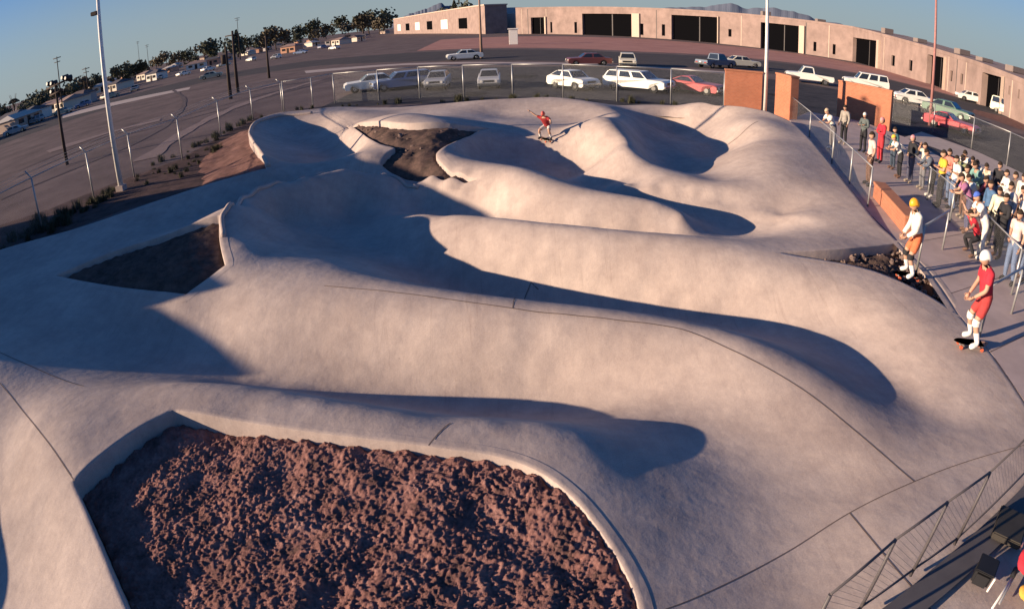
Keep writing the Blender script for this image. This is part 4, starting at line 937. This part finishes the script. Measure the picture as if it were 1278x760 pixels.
# riding stance: board under both feet, knees a little bent, forearms low in front
pose('board', hip=(0, -.07, .84), spine=(0, .0, 1.03), chest=(0, .05, 1.22), neck=(0, .09, 1.36), head=(0, .14, 1.49), sL=(-.17, .05, 1.29), sR=(.17, .05, 1.29), eL=(-.25, .1, 1.04), eR=(.25, .06, 1.03), wL=(-.12, .24, .86), wR=(.16, .22, .82),
     hL=(-.09, -.07, .81), hR=(.09, -.07, .81), kL=(-.16, .1, .46), kR=(.15, .1, .46), aL=(-.2, -.03, .1), aR=(.19, -.03, .1), tL=(-.23, .12, .045), tR=(.22, .12, .045))
pose('crouch', hip=(0, -.2, .60), spine=(0, -.08, .76), chest=(0, .06, .92), neck=(0, .14, 1.05), head=(0, .2, 1.17), sL=(-.17, .08, .99), sR=(.17, .08, .99), eL=(-.36, .2, .9), eR=(.4, .16, 1.1), wL=(-.44, .36, .86), wR=(.6, .22, 1.26),
     hL=(-.1, -.18, .57), hR=(.1, -.18, .57), kL=(-.24, .16, .44), kR=(.24, .16, .44), aL=(-.26, -.04, .1), aR=(.26, -.04, .1), tL=(-.29, .12, .045), tR=(.29, .12, .045))
RAD = dict(hip=.125, spine=.12, chest=.135, neck=.055, sL=.068, sR=.068, eL=.043, eR=.043, wL=.03, wR=.03, hL=.095, hR=.095, kL=.06, kR=.06, aL=.042, aR=.042, tL=.04, tR=.04)
EDG = [('hip', 'spine'), ('spine', 'chest'), ('chest', 'neck'), ('chest', 'sL'), ('chest', 'sR'), ('sL', 'eL'), ('eL', 'wL'), ('sR', 'eR'), ('eR', 'wR'), ('hip', 'hL'), ('hip', 'hR'), ('hL', 'kL'), ('kL', 'aL'), ('aL', 'tL'), ('hR', 'kR'), ('kR', 'aR'), ('aR', 'tR')]
BODY_CACHE = {}
def body_mesh(pn, slim=1.0):
    if (pn, slim) in BODY_CACHE: return BODY_CACHE[(pn, slim)]
    P = {k: Vector(v) for k, v in POSES[pn].items()}; names = [k for k in P if k != 'head']; names.sort(key=lambda k: k != 'hip')
    verts = [P[k] for k in names]; ed = [(names.index(a), names.index(b)) for a, b in EDG]; rad = [RAD[k] * slim for k in names]
    def mid(a, b, f, r):
        verts.append(P[a].lerp(P[b], f)); rad.append(r * slim); ia, ib = names.index(a), names.index(b); ed.remove((ia, ib)); ed.extend([(ia, len(verts) - 1), (len(verts) - 1, ib)])
    for s in 'LR':
        mid('k' + s, 'a' + s, .3, .062); mid('e' + s, 'w' + s, .3, .043); mid('h' + s, 'k' + s, .45, .083); mid('s' + s, 'e' + s, .5, .05)
    me = bpy.data.meshes.new('skel'); me.from_pydata(verts, ed, []); o = bpy.data.objects.new('skel', me); COL.objects.link(o)
    o.modifiers.new('skin', 'SKIN'); o.modifiers.new('sub', 'SUBSURF').levels = 1; o.modifiers['sub'].render_levels = 1
    sv = me.skin_vertices[0].data
    for i, r in enumerate(rad): sv[i].radius = (r, r * (.78 if names[i:i + 1] and i < len(names) and names[i] in ('hip', 'spine', 'chest') else 1)); sv[i].use_root = (i == 0)
    dg = bpy.context.evaluated_depsgraph_get(); ev = o.evaluated_get(dg); out = bpy.data.meshes.new_from_object(ev); bpy.data.objects.remove(o)
    bm = bmesh.new(); bm.from_mesh(out); bpy.data.meshes.remove(out)
    bmesh.ops.delete(bm, geom=[v for v in bm.verts if not v.link_faces], context='VERTS')
    bmesh.ops.recalc_face_normals(bm, faces=bm.faces[:])
    if bm.calc_volume(signed=True) < 0: bmesh.ops.reverse_faces(bm, faces=bm.faces[:])
    nbody = len(bm.faces)
    # head with nose, chin, brow and ears, carried on the neck
    hd = P['head']; up = (hd - P['neck']).normalized(); fw = Vector((0, 1, 0)) - up * up.y; fw.normalize(); rt = fw.cross(up)
    r = bmesh.ops.create_uvsphere(bm, u_segments=16, v_segments=12, radius=1)
    for v in r['verts']:
        x, y, z = v.co; w = 1 - .22 * max(0, -z); X, Y, Z = x * .076 * w, y * .095 * (1 - .1 * max(0, -z)), z * .118
        if y > .8 and abs(x) < .3 and -.4 < z < .05: Y += .022 * (1 - abs(x) / .3)
        if y > .7 and -.1 < z < .25 and .2 < abs(x) < .6: Y -= .008
        if y > .6 and z < -.6: Y += .012
        if abs(x) > .9 and abs(z) < .3 and abs(y) < .35: X *= 1.16
        v.co = hd + rt * X + fw * Y + up * Z
    # hands: palm, four fingers of unequal length bent inward, thumb from the palm's side
    for s in 'LR':
        w, e = P['w' + s], P['e' + s]; d = (w - e).normalized(); sg = -1 if s == 'L' else 1; side = Vector((0, 1, 0)) - d * d.y; side.normalize(); nrm = d.cross(side) * sg
        pc = w + d * .045; q = bmesh.ops.create_cube(bm, size=1)
        for v in q['verts']: c = v.co.copy(); v.co = pc + d * c.x * .095 + side * c.y * (.075 if c.x > 0 else .05) + nrm * c.z * .028
        for k, L in enumerate((.062, .07, .066, .052)):
            a = pc + d * .042 + side * (.028 - .0185 * k); b = a + d * L * .5 - nrm * .008 * 1; c = b + d * L * .4 - nrm * .022
            tube(bm, a, b, .0088, .008, 6); tube(bm, b, c, .008, .006, 6)
        a = pc + side * .03 - d * .012; b = a + side * .026 + d * .022; tube(bm, a, b, .0105, .009, 6); tube(bm, b, b + d * .03 - nrm * .006, .009, .007, 6)
    bm.faces.ensure_lookup_table(); bmesh.ops.recalc_face_normals(bm, faces=bm.faces[nbody:])
    for f in bm.faces: f.smooth = True
    out = bpy.data.meshes.new('body'); bm.to_mesh(out); bm.free(); BODY_CACHE[(pn, slim)] = (out, P, (hd, rt, fw, up)); return BODY_CACHE[(pn, slim)]
def near_bone(p, P):
    best = None
    for a, b in EDG + [('neck', 'head')]:
        A, Bb = P[a], P[b]; d = Bb - A; t_ = max(0, min(1, (p - A).dot(d) / d.dot(d))); q = (p - A - d * t_).length
        if a in ('hip', 'spine') or b == 'chest': q -= .06
        if best is None or q < best[0]: best = (q, a, b, t_)
    return best[1:]
def garment(name, me, P, test, push, m, parent):
    bm = bmesh.new(); bm.from_mesh(me); bm.normal_update()
    kill = [f for f in bm.faces if not test(*near_bone(f.calc_center_median(), P))]
    bmesh.ops.delete(bm, geom=kill, context='FACES'); bm.normal_update()
    todo = set(bm.faces); best = []
    while todo:
        st = [todo.pop()]; isl = []
        while st:
            f = st.pop(); isl.append(f)
            for e in f.edges:
                for g in e.link_faces:
                    if g in todo: todo.discard(g); st.append(g)
        if len(isl) > len(best): best = isl
    bs = set(best); bmesh.ops.delete(bm, geom=[f for f in bm.faces if f not in bs], context='FACES'); bm.normal_update()
    for v in bm.verts: v.co += v.normal * push * (1 + .35 * noise.noise(v.co * 11))
    me2 = bpy.data.meshes.new(name); bm.to_mesh(me2); bm.free(); return link(name, me2, m, parent)
def cap_mesh(F4, lo, grow, m, name, parent, back=0.0, round_=True):
    hd, rt, fw, up = F4; bm = bmesh.new(); r = bmesh.ops.create_uvsphere(bm, u_segments=16, v_segments=12, radius=1)
    kill = []
    for v in r['verts']:
        x, y, z = v.co
        lim = lo - (back if y < -.1 else 0)
        if z < lim: kill.append(v)
        v.co = hd + rt * x * .078 * grow + fw * (y * .098 * grow - .004) + up * z * .12 * grow
    bmesh.ops.delete(bm, geom=kill, context='VERTS'); bmesh.ops.solidify(bm, geom=bm.faces[:], thickness=.012)
    return done(name, bm, m, parent, smooth=True)
def person(label, foot, rz, pn, shirt, legs, sleeves='short', short=False, hair=(.03, .02, .015), helmet=None, hat=None, pads=None, socks=None, shoes=(.6, .58, .55), H=1.68, slim=1.0, group=None, eyes=False, lift=0.0):
    t = thing('person', label, 'person', (foot[0], foot[1], foot[2] + lift), R(rz), group); s_ = H / 1.70; t.scale = (s_,) * 3
    me, P, F4 = body_mesh(pn, slim); body = link('body', me, None if me.materials else SKIN, t)
    arm = {'short': .62, 'long': 9, 'none': -1}[sleeves]
    def is_shirt(a, b, u):
        if a[0] == 's' and a != 'spine': return u < arm if arm < 2 else True
        if a[0] == 'e': return arm > 2 and u < .92
        return (a, b) in (('hip', 'spine'), ('spine', 'chest')) or (a == 'chest' and b[0] == 's') or (a == 'chest' and b == 'neck' and u < .45)
    def is_leg(a, b, u):
        if a == 'hip' and b[0] == 'h': return True
        if a == 'hip' and b == 'spine': return u < .12
        if a[0] == 'h' and b[0] == 'k': return (u < .72) if short else True
        if a[0] == 'k': return not short and u < .93
        return False
    garment('shorts' if short else 'trousers', me, P, is_leg, .014 if short else .01, cloth(legs), body)
    garment('shirt', me, P, is_shirt, .019, cloth(shirt), body)
    for q in 'LR':
        garment('shoe', me, P, lambda a, b, u: a == 'a' + q or (a == 'k' + q and b[0] == 'a' and u > .93), .012, cloth(shoes), body)
        if socks: garment('sock', me, P, lambda a, b, u: a == 'k' + q and b[0] == 'a' and .38 < u < .95, .006, cloth(socks), body)
        if pads: garment('knee_pad', me, P, lambda a, b, u: (a == 'h' + q and b[0] == 'k' and u > .84) or (a == 'k' + q and u < .2), .022, cloth(pads), body)
    if helmet: cap_mesh(F4, -.12, 1.2, mat('helmet_%d' % (helmet[0] * 100 + helmet[2] * 10), helmet, .3, var=.05), 'helmet', body, .35)
    else: cap_mesh(F4, .12, 1.09, cloth(hair), 'hair', body, .75)
    if hat: cap_mesh(F4, .25, 1.16, cloth(hat), 'hat', body)
    if eyes:
        hd, rt, fw, up = F4
        for q in (-1, 1):
            bm = bmesh.new(); bmesh.ops.create_uvsphere(bm, u_segments=8, v_segments=6, radius=.011); o = done('eye', bm, EYE, body, smooth=True); o.location = hd + rt * q * .031 + fw * .083 + up * .012
    return t
def skateboard(label, loc, rz, tilt=(0, 0), deck=(.55, .34, .25)):
    t = thing('skateboard', label, 'skateboard', loc, R(rz)); t.rotation_euler = (R(tilt[0]), R(tilt[1]), R(rz))
    bm = bmesh.new(); n = 14; top = []
    for k in range(n):
        f = k / (n - 1) * 2 - 1; w = .1 * (1 - abs(f) ** 5) + .02; z = .105 + .03 * max(0, -f - .7) / .3
        top.append([bm.verts.new((f * .36, s * w, z)) for s in (-1, 1)])
    for a, b in zip(top, top[1:]): bm.faces.new((a[0], b[0], b[1], a[1]))
    bmesh.ops.solidify(bm, geom=bm.faces[:], thickness=.014); done('deck', bm, mat('board_%d' % (deck[0] * 100), deck, .5), t)
    for x in (-.22, .22):
        tk = tubes('truck', [((x, -.085, .045), (x, .085, .045), .012), ((x, 0, .045), (x, 0, .095), .018)], GALV, t)
        for s in (-1, 1): tubes('wheel', [((x, s * .072, .034), (x, s * .115, .034), .034)], mat('urethane', (.55, .12, .06), .4), tk, 12)
    return t
WHT, BLK, NVY, RED, ORG, YEL, TAN_, JEAN, BRN, PNK = (.70, .67, .62), (.025, .025, .03), (.05, .09, .24), (.52, .03, .05), (.62, .17, .06), (.72, .42, .05), (.45, .34, .24), (.13, .18, .30), (.14, .08, .06), (.60, .26, .28)
# the two skaters on the near right edge (they look down into the runs, to the left)
f1 = G(1210, 434)
person('skater in red shirt, red shorts and white helmet on a board, nearest the camera', f1, 70, 'board', RED, (.42, .05, .05), 'short', True, helmet=(.78, .76, .72), pads=(.70, .66, .62), socks=(.80, .78, .74), shoes=(.72, .70, .66), H=1.74, eyes=True, lift=.075)
skateboard('skateboard with pale deck under the red shirt skater', f1, 160)
f2 = W(1132, 348, -.02)
person('skater in white shirt, orange shorts and orange helmet beside the stony dirt wedge', f2, 75, 'board', (.74, .70, .62), (.60, .16, .07), 'long', True, helmet=(.80, .36, .03), pads=BLK, socks=(.80, .78, .74), shoes=(.72, .70, .66), H=1.72, eyes=True, lift=.075)
skateboard('skateboard under the skater with the orange helmet', f2, 165, deck=(.10, .06, .05))
f3 = G(681, 177)
person('crouching rider in dark red shirt with arms out in the far bowls', f3, 150, 'crouch', (.30, .025, .03), (.55, .52, .48), 'short', True, helmet=(.55, .10, .08), socks=(.75, .73, .70), shoes=BLK, H=1.5, lift=.075)
skateboard('skateboard under the crouching far rider', f3, 290)
GP_ = 'spectators along the walkway'
def spec(label, px, py, rz, pn, shirt, legs, **k): person(label, W(px, py, .008 if px < 1190 or py > 240 else .008), rz, pn, shirt, legs, group=GP_, **{'shoes': random.choice((BLK, BRN, WHT, (.3, .25, .2))), 'H': random.uniform(1.58, 1.78), **k})
spec('spectator in white shirt and grey trousers at the far end of the walkway', 1038, 187, 95, 'lean', WHT, (.16, .15, .16), hat=TAN_)
spec('spectator with dark jacket standing behind the far white shirted one', 1052, 180, 110, 'stand', (.30, .27, .24), BLK, sleeves='long')
spec('spectator in pale pink shirt and brown trousers standing at the walkway edge', 1083, 231, 80, 'ease', (.62, .45, .42), BRN)
spec('spectator with white cap and dark clothes before the brick wall', 1076, 190, 110, 'crossed', (.10, .12, .12), BLK, hat=WHT, sleeves='long')
spec('spectator dressed in red with pink top, arms folded', 1097, 203, 90, 'crossed', RED, (.45, .04, .05), sleeves='long', hat=PNK)
spec('spectator in white shirt and black trousers leaning forward, yellow hat', 1121, 222, 75, 'lean', WHT, BLK, hat=YEL)
spec('spectator in black with pink cap next to the leaning white shirt', 1134, 228, 85, 'hips', BLK, (.08, .08, .12), sleeves='long', hat=PNK)
spec('spectator in dark teal jacket behind the leaning white shirt', 1113, 211, 85, 'stand', (.04, .10, .12), (.05, .07, .10), sleeves='long')
spec('spectator in cream top and grey trousers with hand raised to the brow', 1149, 236, 80, 'shade', (.66, .58, .46), (.18, .18, .2))
spec('spectator in yellow top and dark trousers behind the fence', 1170, 258, 70, 'crossed', YEL, BLK)
spec('spectator in white shirt and blue jeans next to the yellow top', 1186, 262, 80, 'ease', WHT, JEAN)
spec('spectator in cream shirt with brown trousers, pointing', 1199, 272, 80, 'point', (.68, .60, .50), BRN)
spec('spectator in white shirt with orange shorts', 1211, 283, 78, 'lean', WHT, ORG, short=True)
spec('spectator in blue jacket and dark trousers', 1226, 299, 80, 'hips', (.07, .14, .26), BLK, sleeves='long')
spec('spectator in purple pink top with dark jeans', 1204, 290, 60, 'lean', (.34, .14, .26), (.09, .09, .16))
spec('spectator in white shirt and blue cap leaning over the fence', 1221, 322, 70, 'lean', (.76, .74, .70), (.70, .66, .60), hat=(.06, .12, .45))
spec('spectator in red top crouched low by the fence', 1209, 318, 70, 'crouch', RED, BLK, H=1.5)
spec('spectator all in black with arms folded behind the blue cap', 1243, 322, 80, 'crossed', BLK, BLK, sleeves='long')
spec('spectator in pale pink shirt and blue jeans near the right frame edge', 1256, 352, 95, 'ease', (.66, .50, .46), JEAN)
spec('spectator in red shirt and blue jeans at the right frame edge', 1274, 350, 75, 'hips', (.62, .08, .07), JEAN)
spec('spectator in white shirt and black trousers at the back right', 1268, 322, 85, 'stand', WHT, BLK)
for px, py, c, l_, nm in ((1160, 246, (.10, .12, .16), BLK, 'spectator in navy jacket left of the yellow top'), (1178, 250, (.62, .20, .16), JEAN, 'spectator in brick red shirt behind the yellow top'), (1194, 256, (.20, .22, .12), BRN, 'spectator in olive jacket behind the pointing one'),
                          (1236, 308, (.70, .62, .45), BLK, 'spectator in straw yellow shirt between the blue jacket and the black clothes'), (1232, 284, (.30, .08, .10), BLK, 'spectator in maroon top behind the blue jacket'), (1250, 304, (.45, .44, .46), JEAN, 'spectator in grey sweatshirt behind the one all in black'), (1218, 268, (.16, .30, .28), BLK, 'spectator in teal shirt before the back row')):
    spec(nm, px, py, random.uniform(65, 105), random.choice(('stand', 'crossed', 'ease', 'lean')), c, l_, sleeves='long')
row = [(1203, 246, WHT), (1212, 251, BLK), (1220, 255, WHT), (1229, 262, (.60, .52, .42)), (1239, 268, BLK), (1248, 275, WHT), (1258, 282, (.12, .10, .10)), (1267, 289, (.66, .60, .54)), (1276, 296, (.60, .40, .34))]
rl = ['first of the back row, white shirt, left end', 'second of the back row, black jacket', 'third of the back row, white shirt', 'fourth of the back row, beige shirt', 'fifth of the back row, black jacket', 'sixth of the back row, white shirt', 'seventh of the back row, charcoal jacket', 'eighth of the back row, pale shirt', 'last of the back row, salmon shirt, right end']
for (px, py, c), lb in zip(row, rl): spec('spectator standing ' + lb, px, py, random.uniform(65, 110), random.choice(('stand', 'crossed', 'hips', 'lean', 'ease')), c, random.choice((BLK, JEAN, BRN)), sleeves=random.choice(('long', 'short')), shoes=random.choice((BLK, BRN, WHT)), H=random.uniform(1.55, 1.8))

# ------------------------------------------------------------------ gear in the bottom right corner
t = thing('equipment_case', 'open dark case lid with pale edging at the bottom right corner', 'case', W(1266, 684, .04), R(40))
box('lid', (-.05, -.05, .02), (.5, .36, .12), mat('case_brown', (.045, .04, .035), .7), t, .015); box('edge_strip', (-.06, -.075, .06), (.51, -.052, .1), mat('pink_edge', (.62, .30, .26), .6), t)
t = thing('camera_bag', 'small black bag with white edge strip on the ground at bottom right', 'bag', W(1229, 738, .04), R(40))
box('body', (0, 0, 0), (.26, .22, .2), mat('black_bag', (.015, .015, .018), .6), t, .03); box('flap', (-.01, -.01, .2), (.27, .23, .225), mat('black_bag', (.015, .015, .018), .6), t, .01); box('edge_strip', (-.012, -.03, .02), (.02, -.011, .21), WHITEP, t)
def bundle(label, p, c, r):
    bm = bmesh.new(); bmesh.ops.create_icosphere(bm, subdivisions=3, radius=r)
    for v in bm.verts: v.co *= 1 + .35 * noise.noise(v.co * 5 / r * .12 + Vector((c[0] * 9, 0, 0))) + .1 * noise.noise(v.co * 3 / r); v.co.z = max(v.co.z * .6, -r * .35)
    o = done('folded_jacket', bm, cloth(c), None, smooth=True); o.location = p + Vector((0, 0, r * .34)); tag(o, label, 'jacket')
bundle('crumpled red jacket on the ground by the dark case', W(1282, 706, .2), RED, .17)
bundle('crumpled yellow jacket beside the camera bag', W(1281, 744, .04), (.60, .33, .06), .11)
t = thing('tripod', 'pale tripod legs lying beside the camera bag', 'tripod', W(1262, 722, .03)); q = W(1236, 762, .03) - W(1262, 722, .03)
tubes('leg', [((0, 0, .05), (q.x, q.y, .04), .014)], WHITEP, t); tubes('leg', [((.03, 0, .05), (q.x + .12, q.y + .02, .04), .014)], GALV, t); tubes('head', [((-.04, -.02, .06), (.08, .06, .07), .035)], mat('dark_metal', (.03, .03, .035), .5, .4), t)
print('people', time.time() - T0)
